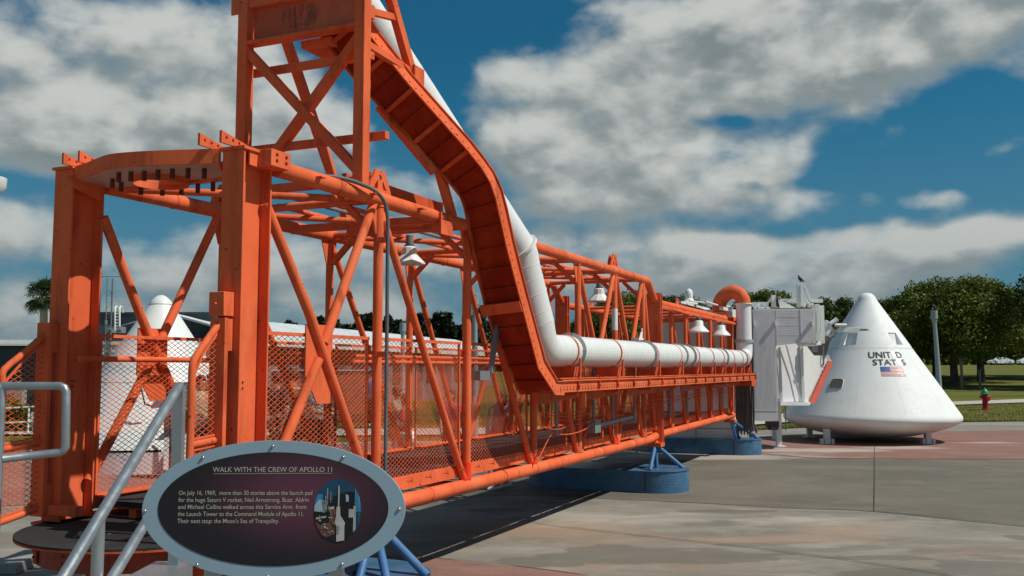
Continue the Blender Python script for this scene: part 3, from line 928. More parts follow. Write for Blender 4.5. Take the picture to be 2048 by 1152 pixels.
# ---- gate wings
def wing(t, s_in, s_out, h_in, h_mid, s_mid, h_out, hm_in, hm_out, hb_in, hb_out, label=None):
    w = MB()
    pts = spline([(s_in, t, h_in), (s_mid, t, h_mid), (s_out + .012, t, h_out + .035), (s_out, t, h_out - .02)], 3) + [(s_out, t, hb_out)]
    w.path(pts, .021, 12)
    fr = part(w, 'wing_frame')
    MB().tube((s_in, t, hm_in), (s_out, t, hm_out), .021, 12).build('wing_rail', ORANGE, fr)
    MB().tube((s_in, t, hb_in), (s_out, t, hb_out), .021, 12).build('wing_rail', ORANGE, fr)
    def pan(poly):
        m2 = MB(); diamond_panel(m2, (0, t, 0), (1, 0, 0), (0, 0, 1), poly, (0, 1, 0))
        for a, b in zip(poly, poly[1:] + poly[:1]): m2.bar((a[0], t, a[1]), (b[0], t, b[1]), .012, .012)
        m2.build('wing_mesh', ORANGE, fr, smooth=False)
    pan([(s_in - .02, hm_in + .03), (s_in - .02, h_in - .06), (s_mid, h_mid - .045), (s_out + .02, h_out - .04), (s_out + .02, hm_out + .03)])
    pan([(s_in - .02, hb_in + .03), (s_in - .02, hm_in - .03), (s_out + .02, hm_out - .03), (s_out + .02, hb_out + .03)])
wing(.10, -.40, -.62, 1.97, 1.82, -.545, 1.71, 1.295, 1.28, .80, .79)
wing(1.50, -.40, -.70, 1.925, 1.80, -.55, 1.66, 1.245, 1.21, .83, .775)
for t in (.10, 1.50):
    b = MB().box((-.425, t - .055, .78), (-.395, t + .055, 1.99)).box((-.394, t - .05, 1.80), (-.352, t + .05, 1.985)).box((-.394, t - .05, .80), (-.352, t + .05, .98))
    part(b, 'gate_post', bevel=.002)
part(MB().box((-.44, .045, 2.0), (-.352, .155, 2.14)).tube((-.441, .10, 2.07), (-.455, .10, 2.07), .009, 8), 'junction_box', bevel=.004)
part(MB().box((-.39, 1.62, .79), (-.33, 1.20, .85)).box((-.05, 1.60, .80), (-.02, .15, .845)), 'threshold_angle')

# ---- tower
TS = .89
tw = part(MB().box((TS - .045, -.040, 2.93), (TS + .045, .045, 5.4)), 'tower', bevel=.003)
tl = MB().box((TS - .045, 1.005, 2.93), (TS + .045, 1.09, 5.4)).build('tower_post', ORANGE, tw, bevel=.003)
def twp(mb, name='tower_beam', mat=None): return mb.build(name, mat or ORANGE, tw, bevel=.002)
twp(MB().bar((TS, 1.03, 4.10), (TS + .0, .03, 3.10), .065, .065), 'tower_brace')
twp(MB().bar((TS + .07, .05, 4.12), (TS + .07, .95, 3.14), .065, .065), 'tower_brace')
twp(MB().bar((TS + .10, 1.06, 3.955), (TS + .10, -.02, 3.955), .05, .055))
twp(MB().bar((TS + .10, 1.03, 3.355), (TS + .10, -.15, 3.355), .055, .055))
twp(MB().bar((TS, 1.05, 3.02), (TS, .0, 3.02), .055, .06))
pan = twp(MB().box((TS + .02, .06, 4.16), (TS + .034, .99, 4.425)), 'tower_panel', RUSTP)
twp(MB().box((TS - .05, .045, 4.135), (TS + .05, 1.004, 4.16)))
twp(MB().box((TS - .03, .045, 4.425), (TS + .05, 1.004, 4.49)))
twp(MB().box((TS - .03, .045, 5.0), (TS + .05, 1.004, 5.06)))
twp(MB().box((TS - .02, 1.09, 4.395), (TS - .006, 1.18, 4.95)), 'tower_plate')
random.seed(3)
for t, h in [(.62, 4.37), (.55, 4.385), (.50, 4.31), (.46, 4.37), (.60, 4.30), (.66, 4.25), (.61, 4.24), (.55, 4.245), (.50, 4.235), (.45, 4.24), (.62, 4.34), (.56, 4.33)]:
    MB().tube((TS + .02, t, h), (TS + .012, t, h), .008, 8).build('bolt', ORANGE_OLD, pan)
# raking legs
DX = (2.269 - 1.267) / (2.989 - 4.47)
for t in (0.0, 1.03):
    sx = lambda h: 2.27 + (h - 2.985) * DX
    twp(MB().bar((sx(2.96), t, 2.96), (sx(5.3), t, 5.3), .075, .06, (0, 1, 0)), 'tower_leg')
twp(MB().bar((TS + .05, .0, 4.02), (1.60, .0, 4.0), .05, .05), 'tower_beam')
twp(MB().box((1.54, -.05, 3.90), (1.70, -.035, 4.05)).box((1.54, -.05, 3.90), (1.56, .10, 4.05)), 'tower_bracket')
twp(MB().bar((TS + .04, .0, 4.27), (1.36, .0, 4.36), .04, .05), 'tower_beam')
twp(MB().box((TS + .045, -.03, 4.22), (TS + .11, .03, 4.32)).box((TS + .045, -.02, 3.70), (TS + .08, .02, 3.76)), 'tower_bracket')
twp(MB().box((1.0, .35, 4.10), (1.40, .62, 4.155)), 'tower_bracket')

# ---- duct tray
# measured edges of the tray underside: far edge, near edge (as seen), distance of its middle
TE = [((640, 62), (712, 2), 6.86), ((655, 84), (722, 28), 6.90), ((682, 118), (738, 66), 6.98), ((712, 153), (768, 104), 7.07), ((763, 210), (815, 163), 7.25), ((883, 340), (936, 299), 7.60),
      ((908, 370), (962, 332), 7.72), ((923, 388), (980, 360), 7.82), ((932, 410), (992, 392), 7.92), ((939, 440), (1000, 426), 8.0), ((952, 505), (1015, 493), 8.12),
      ((974, 612), (1044, 604), 8.36), ((1021, 735), (1078, 732), 8.60)]
fi = frame_of(arm).to_3x3().inverted()
ctr = []; half = []
for (l_, r_, Y_) in TE:
    a_ = fi @ (P(l_[0], l_[1], Y_ + .025) - Vector(ARM_O)); b_ = fi @ (P(r_[0], r_[1], Y_ - .145) - Vector(ARM_O))
    ctr.append((a_ + b_) / 2); half.append((b_ - a_) / 2)
for c, hv in (((3.30, -.32, 1.545), (.0, -.165, 0)), ((3.38, -.32, 1.495), (0, -.165, 0)), ((3.6, -.32, 1.487), (0, -.165, 0))):
    ctr.append(Vector(c)); half.append(Vector(hv))
nn = []
for i in range(len(ctr)):
    t_ = (ctr[min(i + 1, len(ctr) - 1)] - ctr[max(i - 1, 0)]).normalized()
    nv = half[i].cross(t_).normalized()
    if nv.z < 0 : nv = -nv
    nn.append(nv)
tray = None
def sweep(mb, prof):
    """prof: (fraction of half width, height) closed loop"""
    k = len(mb.v); m = len(prof)
    for c, h, n_ in zip(ctr, half, nn):
        hw = h.normalized()
        for (a, b, off) in prof: mb.v.append(tuple(c + h * a + hw * off + n_ * b))
    for i in range(len(ctr) - 1):
        for j in range(m):
            mb.f.append((k + i * m + j, k + i * m + (j + 1) % m, k + (i + 1) * m + (j + 1) % m, k + (i + 1) * m + j))
    mb.f.append(tuple(range(k, k + m))); mb.f.append(tuple(range(k + (len(ctr) - 1) * m, k + len(ctr) * m)))
    return mb
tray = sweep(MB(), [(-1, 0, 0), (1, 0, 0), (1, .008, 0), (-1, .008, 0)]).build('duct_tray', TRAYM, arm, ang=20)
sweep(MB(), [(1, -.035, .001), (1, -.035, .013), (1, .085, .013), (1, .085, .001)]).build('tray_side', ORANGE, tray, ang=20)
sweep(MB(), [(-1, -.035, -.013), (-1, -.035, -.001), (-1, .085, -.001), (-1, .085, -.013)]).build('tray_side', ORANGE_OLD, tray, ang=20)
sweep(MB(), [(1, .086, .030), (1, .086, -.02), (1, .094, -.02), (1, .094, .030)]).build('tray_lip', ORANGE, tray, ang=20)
# ribs under the slope
cum = [0]
for i in range(1, len(ctr)): cum.append(cum[-1] + (ctr[i] - ctr[i - 1]).length)
def at_len(L):
    for i in range(1, len(ctr)):
        if L <= cum[i] or i == len(ctr) - 1:
            f = (L - cum[i - 1]) / (cum[i] - cum[i - 1])
            return ctr[i - 1].lerp(ctr[i], f), half[i - 1].lerp(half[i], f), nn[i - 1].lerp(nn[i], f).normalized(), (ctr[i] - ctr[i - 1]).normalized()
L = .12; k = 0
while L < cum[-1] - .30:
    c, h, n_, t_ = at_len(L)
    c = c - n_ * .014
    upper = L < cum[7]
    big = upper and k % 2 == 0
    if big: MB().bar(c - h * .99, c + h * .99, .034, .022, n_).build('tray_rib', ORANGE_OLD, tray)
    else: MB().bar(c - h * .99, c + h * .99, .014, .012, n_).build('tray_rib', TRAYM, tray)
    L += .165 if upper else .19
    k += 1
c, h, n_, t_ = at_len(cum[11] + .02)
MB().bar(c - h * 1.25 - n_ * .05, c + h * 1.02 - n_ * .04, .10, .022, n_).build('tray_crossbar', ORANGE, tray)
bt = MB(); L = .1
while L < cum[-1] - .1:
    c, h, n_, t_ = at_len(L); hw = h.normalized()
    q = c + h + hw * .013 + n_ * .0
    bt.tube(q, q + hw * .007, .006, 6)
    q = c - h - n_ * .0 + hw * .016
    L += .07
tag(bt.build('rivet_row', ORANGE_OLD, tray), kind='stuff')
# level run
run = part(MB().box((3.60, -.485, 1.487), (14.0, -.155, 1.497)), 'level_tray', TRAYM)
for y, mt in ((-.485, ORANGE), (-.155, ORANGE_OLD)):
    MB().box((3.60, y - .012, 1.478), (14.0, y, 1.602)).build('tray_side', mt, run)
MB().box((3.45, -.515, 1.603), (14.0, -.470, 1.612)).build('tray_lip', ORANGE, run)
MB().tube((3.5, -.512, 1.585), (13.9, -.512, 1.585), .008, 8).build('tray_rod', ORANGE, run)
bt = MB()
s = 3.5
while s < 13.8:
    bt.tube((s, -.497, 1.505), (s, -.506, 1.505), .0065, 6); bt.tube((s, -.497, 1.527), (s, -.504, 1.527), .004, 5)
    s += .085
tag(bt.build('bolt_row', DARKST, run), kind='stuff')
s = 3.95
while s < 13.9:
    MB().box((s - .01, -.520, 1.492), (s + .01, -.498, 1.62)).box((s - .01, -.52, 1.612), (s + .01, -.47, 1.622)).tube((s, -.52, 1.53), (s, -.53, 1.53), .012, 6).build('tray_clip', ORANGE_OLD, run)
    s += .62
for (a, b) in ((3.35, 4.55), (4.75, 6.0), (6.2, 8.2), (8.8, 10.6), (11, 13.9)):
    MB().prism([(a, -.30, 1.475), (b, -.30, 1.475), (b, -.30, 1.405), (a + .1, -.30, 1.365)], (0, .012, 0)).build('tray_hanger', ORANGE_OLD, run)
for s in SP[2:] + SP2: MB().bar((s, -.02, 1.45), (s, -.47, 1.46), .05, .04).build('tray_arm', ORANGE_OLD, run)
MB().box((13.5, -.5, 1.37), (14.0, -.16, 1.475)).build('tray_end_box', ORANGE_OLD, run)
# underside braces beside the tray
wb(MB().bar(P(757, 212, 7.30), P(868, 345, 7.58), .05, .06), 'tray_strut', ORANGE, tw)


# grey flat conduit on near post 1 and others
part(MB().path(spline([(.10, .50, 2.96), (.45, .10, 2.985), (.62, -.03, 2.985), (.80, -.085, 2.965), (.95, -.095, 2.94), (1.05, -.10, 2.88), (1.085, -.105, 2.77)], 5) + [(1.09, -.105, 1.6), (1.09, -.105, .70)], .0135, 12), 'bent_conduit', CONDUIT)
part(MB().box((1.075, -.10, 2.60), (1.105, -.03, 2.64)).box((1.075, -.10, 1.78), (1.105, -.03, 1.82)), 'conduit_clamp')
part(MB().bar((2.83, -.10, 1.66), (3.08, -.10, 2.45), .045, .035, (0, 1, 0)), 'sloping_arm', GREYP)
part(MB().box((2.60, -.11, 1.60), (2.80, -.02, 1.68)), 'arm_bracket', GREYP)
# thin cables and grey bars strung along the near side
random.seed(5)
for h0, h1, s0, s1, sag in ((1.29, 1.36, 3.7, 13.6, .05), (1.25, 1.31, 3.9, 13.6, .05), (1.20, 1.27, 4.1, 10.2, .04), (1.12, 1.21, 3.9, 7.9, .03)):
    pts = []
    for k in range(25):
        f = k / 24; s = s0 + (s1 - s0) * f
        pts.append((s, -.20 - .02 * math.sin(k), h0 + (h1 - h0) * f - sag * abs(math.sin(f * math.pi * 6))))
    part(MB().path(pts, .0055, 6), 'cable', ORANGE_OLD)
part(MB().path(spline([(4.25, -.14, 1.05), (4.6, -.16, 1.02), (5.1, -.16, 1.04), (5.5, -.15, 1.12)], 4), .006, 6), 'cable', ORANGE)
part(MB().path(spline([(3.9, -.10, .80), (4.05, -.14, .98), (4.2, -.16, 1.10)], 4), .006, 6), 'cable', ORANGE)
part(MB().box((5.42, -.17, .98), (5.62, -.08, 1.13)), 'control_box', GREYP)
part(MB().bar((5.62, -.13, 1.06), (6.95, -.13, 1.09), .05, .035), 'light_bar', GREYP)
for s in (4.35, 5.50, 6.2, 7.1, 8.9, 9.95, 12.6): part(MB().box((s - .03, -.135, 1.02), (s + .03, -.115, 1.88)), 'flat_bar', GREYP)
for s in (4.7, 5.9, 6.3, 7.4, 9.0, 11.8): part(MB().box((s - .02, -.1, .90), (s + .02, -.075, 1.75)), 'flat_bar', ORANGE_OLD)
# roof side brackets of the second section
for a, b in ((8.75, 9.9), (10.2, 12.0), (12.4, 14.1)):
    part(MB().prism([(a, -.055, HT2 - .03), (b, -.055, HT2 - .03), (b, -.22, HT2 - .10), (b - .25, -.22, HT2 - .10)], (0, 0, -.02)).bar((a, -.05, HT2 - .05), (b, -.22, HT2 - .115), .02, .05), 'side_bracket')
part(MB().box((14.02, -.05, .9), (14.12, .05, HT2 + .02)).box((14.02, WD - .05, .9), (14.12, WD + .05, HT2 + .02)).box((13.95, -.1, HT2 - .02), (14.15, WD, HT2 + .05)), 'end_frame')
part(MB().box((8.45, -.10, .60), (8.66, .10, .655)).prism([(8.47, -.05, .655), (8.64, -.05, .655), (8.58, -.02, .70), (8.52, -.02, .70)], (0, .08, 0)), 'bearing_plate')
part(MB().box((13.85, -.1, .665), (14.1, .1, .715)), 'bearing_plate')
part(MB().box((.85, -.1, .60), (1.2, .1, .655)), 'bearing_plate')

# ================================================================== AIR DUCT
duct = thing('air_duct', 'white spiral air duct dropping from the tower and running along the bridge side', 'air duct', ARM_O, ARM_A)
def dpart(mb, name, mat=None, parent=None, **k): return mb.build(name, mat or WHITE_DUCT, parent or duct, **k)
def DL(w): return fi @ (w - Vector(ARM_O))
p_fl = fi @ (P(1043, 512, 8.60) - Vector(ARM_O)); p_el = Vector((3.49, -.32, 1.87))
top_w = P(722, 16, 7.40)
p_top = DL(top_w)
RAD = .155
def seam_duct(pts, name, pitch=.10, r=RAD):
    m_ = MB(); m_.path(pts, r, 28); o = dpart(m_, name)
    sm = MB(); acc_ = 0; nxt = pitch
    for a, b in zip(pts[:-1], pts[1:]):
        a = Vector(a); b = Vector(b); l = (b - a).length; d = (b - a).normalized()
        x = d.cross(Vector((0, .3, 1))).normalized(); y = d.cross(x).normalized()
        while nxt < acc_ + l:
            c = a + d * (nxt - acc_)
            ring = [c + (x * math.cos(q) + y * math.sin(q)) * (r + .0003) + d * (.012 * math.sin(q)) for q in [2 * math.pi * j / 28 for j in range(28)]]
            sm.path(ring, .0022, 5, closed=True)
            nxt += pitch * random.uniform(.86, 1.14)
        acc_ += l
    sm.build('spiral_seam', GREYW, o)
    return o
seam_duct([p_top + (p_top - p_fl) * .4, p_fl + Vector((-.03, .01, .06))], 'duct_slope', .20)
seam_duct([p_fl + Vector((-.035, .01, .07)), p_fl, p_fl + Vector((.03, -.003, -.09)), (3.38, -.318, 2.12)], 'duct_drop', .15)
dpart(MB().path([(3.375, -.318, 2.13), (3.41, -.32, 2.03), (3.45, -.32, 1.95), (3.52, -.32, 1.895), (3.62, -.32, 1.872), (3.74, -.32, 1.87), (3.95, -.32, 1.87)], RAD, 32), 'duct_elbow', ang=80)
def ring_flange(c, d, r0, r1, th, mat=FLANGE, bolts=10):
    d = Vector(d).normalized(); c = Vector(c)
    x = d.cross(Vector((0, .3, 1))).normalized(); y = d.cross(x).normalized()
    m_ = MB(); N_ = 36
    for k_, (r, z) in enumerate(((r0, -th), (r1, -th), (r1, th), (r0, th))):
        for j in range(N_):
            q = 2 * math.pi * j / N_
            m_.v.append(tuple(c + (x * math.cos(q) + y * math.sin(q)) * r + d * z))
    for k_ in range(4):
        for j in range(N_):
            m_.f.append((k_ * N_ + j, k_ * N_ + (j + 1) % N_, ((k_ + 1) % 4) * N_ + (j + 1) % N_, ((k_ + 1) % 4) * N_ + j))
    o = dpart(m_, 'flange_ring', mat, ang=30)
    if bolts:
        b_ = MB()
        for j in range(bolts):
            q = 2 * math.pi * (j + .3) / bolts
            pc = c + (x * math.cos(q) + y * math.sin(q)) * ((r0 + r1) / 2 + .004)
            b_.tube(pc - d * (th + .01), pc + d * (th + .01), .008, 6)
        b_.build('bolt', STEEL, o)
    return o
ring_flange(p_fl + Vector((-.035, .01, .07)), (p_fl - p_top), RAD - .01, RAD + .028, .012, WHITE_DUCT, 0)
secs = [3.95, 5.9, 6.05, 7.6, 8.05, 8.6, 9.6, 10.9, 12.1, 13.3, 13.72]
seam_duct([(3.95, -.32, 1.87), (6.85, -.32, 1.872)], 'duct_section', .085)
seam_duct([(6.87, -.32, 1.872), (8.9, -.32, 1.875)], 'duct_section', .16, RAD + .006)
seam_duct([(8.92, -.32, 1.875), (11.4, -.32, 1.877)], 'duct_section', .12)
seam_duct([(11.42, -.32, 1.877), (13.45, -.32, 1.88)], 'duct_section', .12)
for s in (4.20, 6.86, 8.50, 9.0, 11.4, 13.2): ring_flange((s, -.32, 1.873), (1, 0, 0), RAD - .01, RAD + .03, .012)
for s in (4.05, 5.45, 7.0, 8.2, 9.3, 10.3, 11.1, 12.0, 12.8, 13.5):
    arc = [(s, -.32 + (RAD + .006) * math.cos(q), 1.873 + (RAD + .006) * math.sin(q)) for q in [math.pi * 2 * j / 28 for j in range(29)]]
    st = MB()
    k_ = 0
    for j in range(28):
        a, b = arc[j], arc[j + 1]
        st.hexa([(s - .012, a[1], a[2]), (s + .012, a[1], a[2]), (s + .012, b[1], b[2]), (s - .012, b[1], b[2]),
                 (s - .012, a[1] + (a[1] + .32) * .03, a[2] + (a[2] - 1.873) * .03), (s + .012, a[1] + (a[1] + .32) * .03, a[2] + (a[2] - 1.873) * .03),
                 (s + .012, b[1] + (b[1] + .32) * .03, b[2] + (b[2] - 1.873) * .03), (s - .012, b[1] + (b[1] + .32) * .03, b[2] + (b[2] - 1.873) * .03)])
    so = dpart(st, 'strap', ORANGE)
    MB().box((s - .012, -.50, 1.613), (s + .012, -.48, 1.80)).prism([(s - .05, -.20, 1.72), (s - .05, -.46, 1.72), (s - .05, -.44, 1.613), (s - .05, -.22, 1.613)], (.1, 0, 0)).build('saddle', ORANGE, so)
dpart(MB().path([(13.44, -.32, 1.88), (13.62, -.32, 1.89), (13.75, -.32, 1.95), (13.80, -.32, 2.06), (13.80, -.32, 2.20)], RAD, 28), 'duct_elbow', ang=80)
ring_flange((13.80, -.32, 2.22), (0, 0, 1), RAD - .01, RAD + .02, .03)
dpart(MB().lathe([(RAD - .01, 2.24), (RAD - .01, 2.93), (RAD + .02, 2.93), (RAD + .02, 2.95), (0.0, 2.951)], (13.80, -.32, 0), 28), 'duct_riser', GREYW)
dpart(MB().path(spline([(13.80, -.32, 2.95), (13.80, -.31, 3.03), (13.80, -.24, 3.13), (13.80, -.12, 3.18), (13.80, .0, 3.14), (13.80, .10, 3.04), (13.80, .14, 2.94), (13.80, .14, 2.80)], 3), RAD - .02, 24), 'hooked_vent_pipe', ORANGE, ang=80)
dpart(MB().box((6.95, -.24, 2.01), (7.15, -.14, 2.09)).tube((7.10, -.2, 2.05), (7.20, -.2, 2.16), .018, 8).tube((7.2, -.2, 2.02), (7.22, -.2, 2.22), .01, 6), 'damper_handle', WHITE)

# ================================================================== PEDESTALS
def stadium(c0, c1, r, n=14):
    """outline round a segment, arm-local x=s, y=t"""
    a = math.atan2(c1[1] - c0[1], c1[0] - c0[0]); out_ = []
    for i in range(n + 1):
        q = a + math.pi / 2 + math.pi * i / n; out_.append((c0[0] + r * math.cos(q), c0[1] + r * math.sin(q)))
    for i in range(n + 1):
        q = a - math.pi / 2 + math.pi * i / n; out_.append((c1[0] + r * math.cos(q), c1[1] + r * math.sin(q)))
    return out_
AM = Matrix.Translation(ARM_O) @ Matrix.Rotation(ARM_A, 4, 'Z')
def pedestal(s, label, apex_s, hb, r=.47, h=.30, feet=((-.34, -.02), (.0, -.02), (.16, -.36))):
    loc = AM @ Vector((s, .71, 0))
    t = thing('support_pedestal', label, 'pedestal', tuple(loc), ARM_A, 'blue pedestals under the bridge')
    ol = stadium((0, -.71), (0, .71), r)
    base = MB().prism([(x, y, 0) for x, y in ol], (0, 0, h)).build('base', TREAD, t, ang=30, bevel=.006)
    ol2 = stadium((0, -.71), (0, .71), r + .012)
    lip = MB()
    n = len(ol)
    for z in (h - .006, h + .002):
        lip.v += [(x, y, z) for x, y in ol2]
    lip.f = [(i, (i + 1) % n, n + (i + 1) % n, n + i) for i in range(n)] + [tuple(range(n, 2 * n)), tuple(range(n))[::-1]]
    lip.build('top_plate', TREAD, t, smooth=False)
    MB().box((-r - .004, -.705, .005), (-r + .001, -.69, h - .008)).build('seam', DARKST, t)
    ax = apex_s - s
    for sg in (-1, 1):
        ty = sg * .71
        for f in feet:
            MB().tube((f[0], ty + (f[1] if sg < 0 else -f[1]), h), (ax, ty, hb), .030, 14).build('strut', BLUE, t)
        MB().box((ax - .06, ty - .06, hb - .03), (ax + .06, ty + .06, hb)).build('strut_cap', BLUE, t)
    return t
pedestal(.95, 'blue tread plate pedestal under the near end of the orange bridge, behind the oval sign', 1.12, .63, feet=((-.17, -.10), (-.10, -.27), (-.02, .02), (.10, -.47)))
pedestal(8.50, 'middle blue pedestal with three struts under the kink of the orange bridge', 8.52, .63)
pedestal(14.72, 'farthest blue pedestal beside the white chamber', 14.05, .70, .45, .30)

# ================================================================== ENTRY PLATFORM
plat = thing('entry_platform', 'round black non slip landing with orange rim at the bridge entrance', 'platform', ARM_O, ARM_A)
ol = [(-.25 + .72 * math.cos(q), .75 + .74 * math.sin(q)) for q in [math.pi / 2 + math.pi * i / 28 for i in range(29)]] + [(.3, .02), (.3, 1.48)]
MB().prism([(x, y, .728) for x, y in ol], (0, 0, .012)).build('tread_sheet', NONSLIP, plat)
MB().prism([(x, y, .716) for x, y in ol], (0, 0, .011)).build('deck_plate', ORANGE_OLD, plat)
RIMM = paint('shade_dark_orange_rim', (.26, .045, .020), .65, .15, (.07, .02, .015), .6)  # orange rim darkened in colour for the shade under the landing's overhang
ol3 = [(-.25 + .60 * math.cos(q), .75 + .62 * math.sin(q)) for q in [math.pi / 2 + math.pi * i / 28 for i in range(29)]] + [(.28, .07), (.28, 1.43)]
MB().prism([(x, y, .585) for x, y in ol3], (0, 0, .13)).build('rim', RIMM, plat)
for q in [math.pi / 2 + math.pi * i / 6 for i in range(7)]:
    x, y = -.25 + .61 * math.cos(q), .75 + .63 * math.sin(q)
    m = MB(); d = Vector((math.cos(q), math.sin(q), 0)); s_ = Vector((-d.y, d.x, 0))
    c = Vector((x, y, .65)); m.bar(c - s_ * .04, c + s_ * .04, .012, .11)
    for e in (-.02, .02): m.tube(c + d * .006 + Vector((0, 0, e)), c + d * .016 + Vector((0, 0, e)), .008, 6)
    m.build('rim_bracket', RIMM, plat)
MB().box((-.3, .30, .2), (-.2, .40, .585)).box((-.3, 1.1, .2), (-.2, 1.2, .585)).box((-.34, .2, .0), (-.16, 1.3, .2)).build('platform_leg', ORANGE_OLD, plat)

# ================================================================== STAIR RAILS AND STEPS
def world_thing(name, label, cat, base, group=None):
    return thing(name, label, cat, tuple(base), 0, group)
def rail_right():
    b = P(348, 1140, 4.1); b.z = .0
    t = world_thing('stair_railing', 'sloping aluminium stair railing left of the oval sign', 'stair railing', b)
    top = P(358, 772, 4.1); bot = P(130, 1150, 3.15); ex = bot + (bot - top) * .6
    wb(MB().path([top + Vector((0, 0, -.02)), top, top + (bot - top) * .02, bot, ex], .0215, 16), 'upper_rail', ALU, t)
    l0 = P(352, 945, 4.1); l1 = P(228, 1150, 3.5)
    wb(MB().path([l0 + Vector((.002, .01, -.01)), l0, l1, l1 + (l1 - l0) * .8], .0205, 16), 'lower_rail', ALU, t)
    pf = P(352, 1142, 4.12)
    wb(MB().bar(Vector((top.x, top.y + .01, top.z)), Vector((top.x, top.y + .01, .72)), .042, .042, (0, 1, 0)), 'post', ALU, t)
    q = top + (bot - top) * ((358 - 198) / (358 - 130) * .95)
    m1 = P(198, 1036, q.y)
    wb(MB().tube(m1, (m1.x, m1.y, .0), .0215, 16), 'post', ALU, t)
    f = P(348, 1128, 4.12)
    wb(MB().box((f.x - .10, 3.3, f.z - .09), (f.x + .06, f.y + .06, f.z)), 'stringer', ALU, t)
    wb(MB().box((f.x - .03, f.y - .03, 0), (f.x + .03, f.y + .03, f.z - .09)), 'foot', ALU, t)
    return t
rail_right()
def rail_left():
    a = P(4, 772, 4.7); b = P(133, 772, 4.7); c = P(131, 905, 4.7); d = P(4, 918, 4.55)
    g = Vector((a.x, a.y, 0))
    t = world_thing('stair_railing', 'squared aluminium railing loop in front of the left mesh wing', 'stair railing', g)
    wb(MB().path([Vector((d.x, d.y, d.z)), c + Vector((-.03, 0, -.0)), c + Vector((-.008, 0, .01)), c + Vector((0, 0, .03)), b + Vector((0, 0, -.03)), b + Vector((-.01, 0, -.008)), b + Vector((-.03, 0, 0)), a], .020, 14), 'loop_rail', ALU, t, ang=70)
    a2 = a + Vector((-.55, -.75, -.45))
    wb(MB().path([a + Vector((.01, 0, 0)), a, a2], .020, 14), 'sloping_rail', ALU, t)
    wb(MB().tube(a, (a.x, a.y, 0), .021, 14), 'post', ALU, t)
    return t
rail_left()
st = thing('stair', 'grey metal steps climbing to the round black landing', 'stairs', (-1.75, 3.4, 0))
for i in range(4):
    z = .56 - .16 * i; y = 4.03 - .28 * i
    wb(MB().box((-2.15, y - .27, z - .03), (-1.30, y, z)), 'step', ALU, st)
wb(MB().prism([(-2.17, 4.03, .56), (-2.17, 2.85, 0.0), (-2.17, 3.1, 0.0), (-2.17, 4.03, .40)], (.02, 0, 0)).prism([(-1.30, 4.03, .56), (-1.30, 2.85, 0.0), (-1.30, 3.1, 0.0), (-1.30, 4.03, .40)], (.02, 0, 0)), 'stringer', ALU, st)
cb = thing('concrete_block', 'low grey concrete block on the ground at the far left of the landing', 'concrete block', tuple(G(30, 1140)))
wb(MB().box(tuple(G(-30, 1150)), tuple(G(66, 1136) + Vector((0, .35, .09)))), 'block', CONCB, cb, bevel=.01)
cb2 = thing('concrete_block', 'grey concrete pad at the foot of the steps below the landing', 'concrete block', (-2.4, 4.4, 0))

bpy.data.objects.remove(cb2)

# ================================================================== OVAL SIGN
SY = 2.8
sc_ = P(547, 1018.5, SY)
sign = thing('oval_sign', 'oval information sign with blue grey rim, dark plum face and a small rocket picture', 'sign', (sc_.x, sc_.y + .03, 0))
TILT = R(4)
def SM(x, y, z=0):
    """sign plane: x right, y up, z towards the viewer"""
    v = Vector((x, -z, y)); v.rotate(Matrix.Rotation(-TILT, 3, 'X')); return sc_ + v
PXM = SY / FPX * 1.006
def sflat(vs, fs, name, mat, z0, z1, parent):
    m = MB(); n = len(vs)
    m.v = [tuple(SM(x, y, z1)) for x, y in vs]; m.f = list(fs)
    if z0 is not None:
        pass
    return wb(m, name, mat, parent, smooth=False)
AX, AY = 257.5 * PXM, 133 * PXM
m = MB(); N_ = 96
o1 = circ(0, 0, AX, N_, AY)
m.v = [tuple(SM(x, y, 0)) for x, y in o1] + [tuple(SM(x, y, -.012)) for x, y in o1]
m.f = [tuple(range(N_)), tuple(range(N_, 2 * N_))[::-1]] + [(i, (i + 1) % N_, N_ + (i + 1) % N_, N_ + i) for i in range(N_)]
plate = wb(m, 'rim_plate', SIGNF, sign, smooth=False, bevel=.0008)
m = MB(); o2 = [(225.5 * PXM * math.cos(2 * math.pi * i / N_) - .5 * PXM, 109 * PXM * math.sin(2 * math.pi * i / N_) + 1 * PXM) for i in range(N_)]
m.v = [tuple(SM(x, y, .0012)) for x, y in o2]; m.f = [tuple(range(N_))]
face = wb(m, 'printed_face', mat_signface(sc_.z), sign, smooth=False)
# text on the face
def stext(txt, u0, u1, vb, vt, mat=SIGNTXT, name='lettering', z=.0018):
    vs, fs = text_mesh(txt, bold=.002)
    x0 = min(v.x for v in vs); x1 = max(v.x for v in vs); capy = .69
    sx = (u1 - u0) * PXM / (x1 - x0); sy = (vb - vt) * PXM / capy
    pts = [((u0 - 547) * PXM + (v.x - x0) * sx, (1018.5 - vb) * PXM + v.y * sy) for v in vs]
    return sflat(pts, fs, name, mat, None, z, face)
stext('WALK WITH THE CREW OF APOLLO 11', 425, 659.5, 946.8, 937.3)
sflat([((u - 547) * PXM, (1018.5 - v) * PXM) for u, v in ((427, 950.0), (660, 948.9), (660, 949.6), (427, 950.7))], [(0, 3, 2, 1)], 'underline', SIGNTXT, None, .0018, face)
for i, (txt, u1) in enumerate([('On July 16, 1969,  more than 30 stories above the launch pad', 622), ('for the huge Saturn V rocket, Neil Armstrong, Buzz  Aldrin', 615.5), ('and Michael Collins walked across this Service Arm  from', 611), ('the Launch Tower to the Command Module of Apollo 11.', 607), ("Their next stop: the Moon's Sea of Tranquility.", 559)]):
    vb = 991 + 13.45 * i
    stext(txt, 360.5, u1, vb, vb - 8.3)
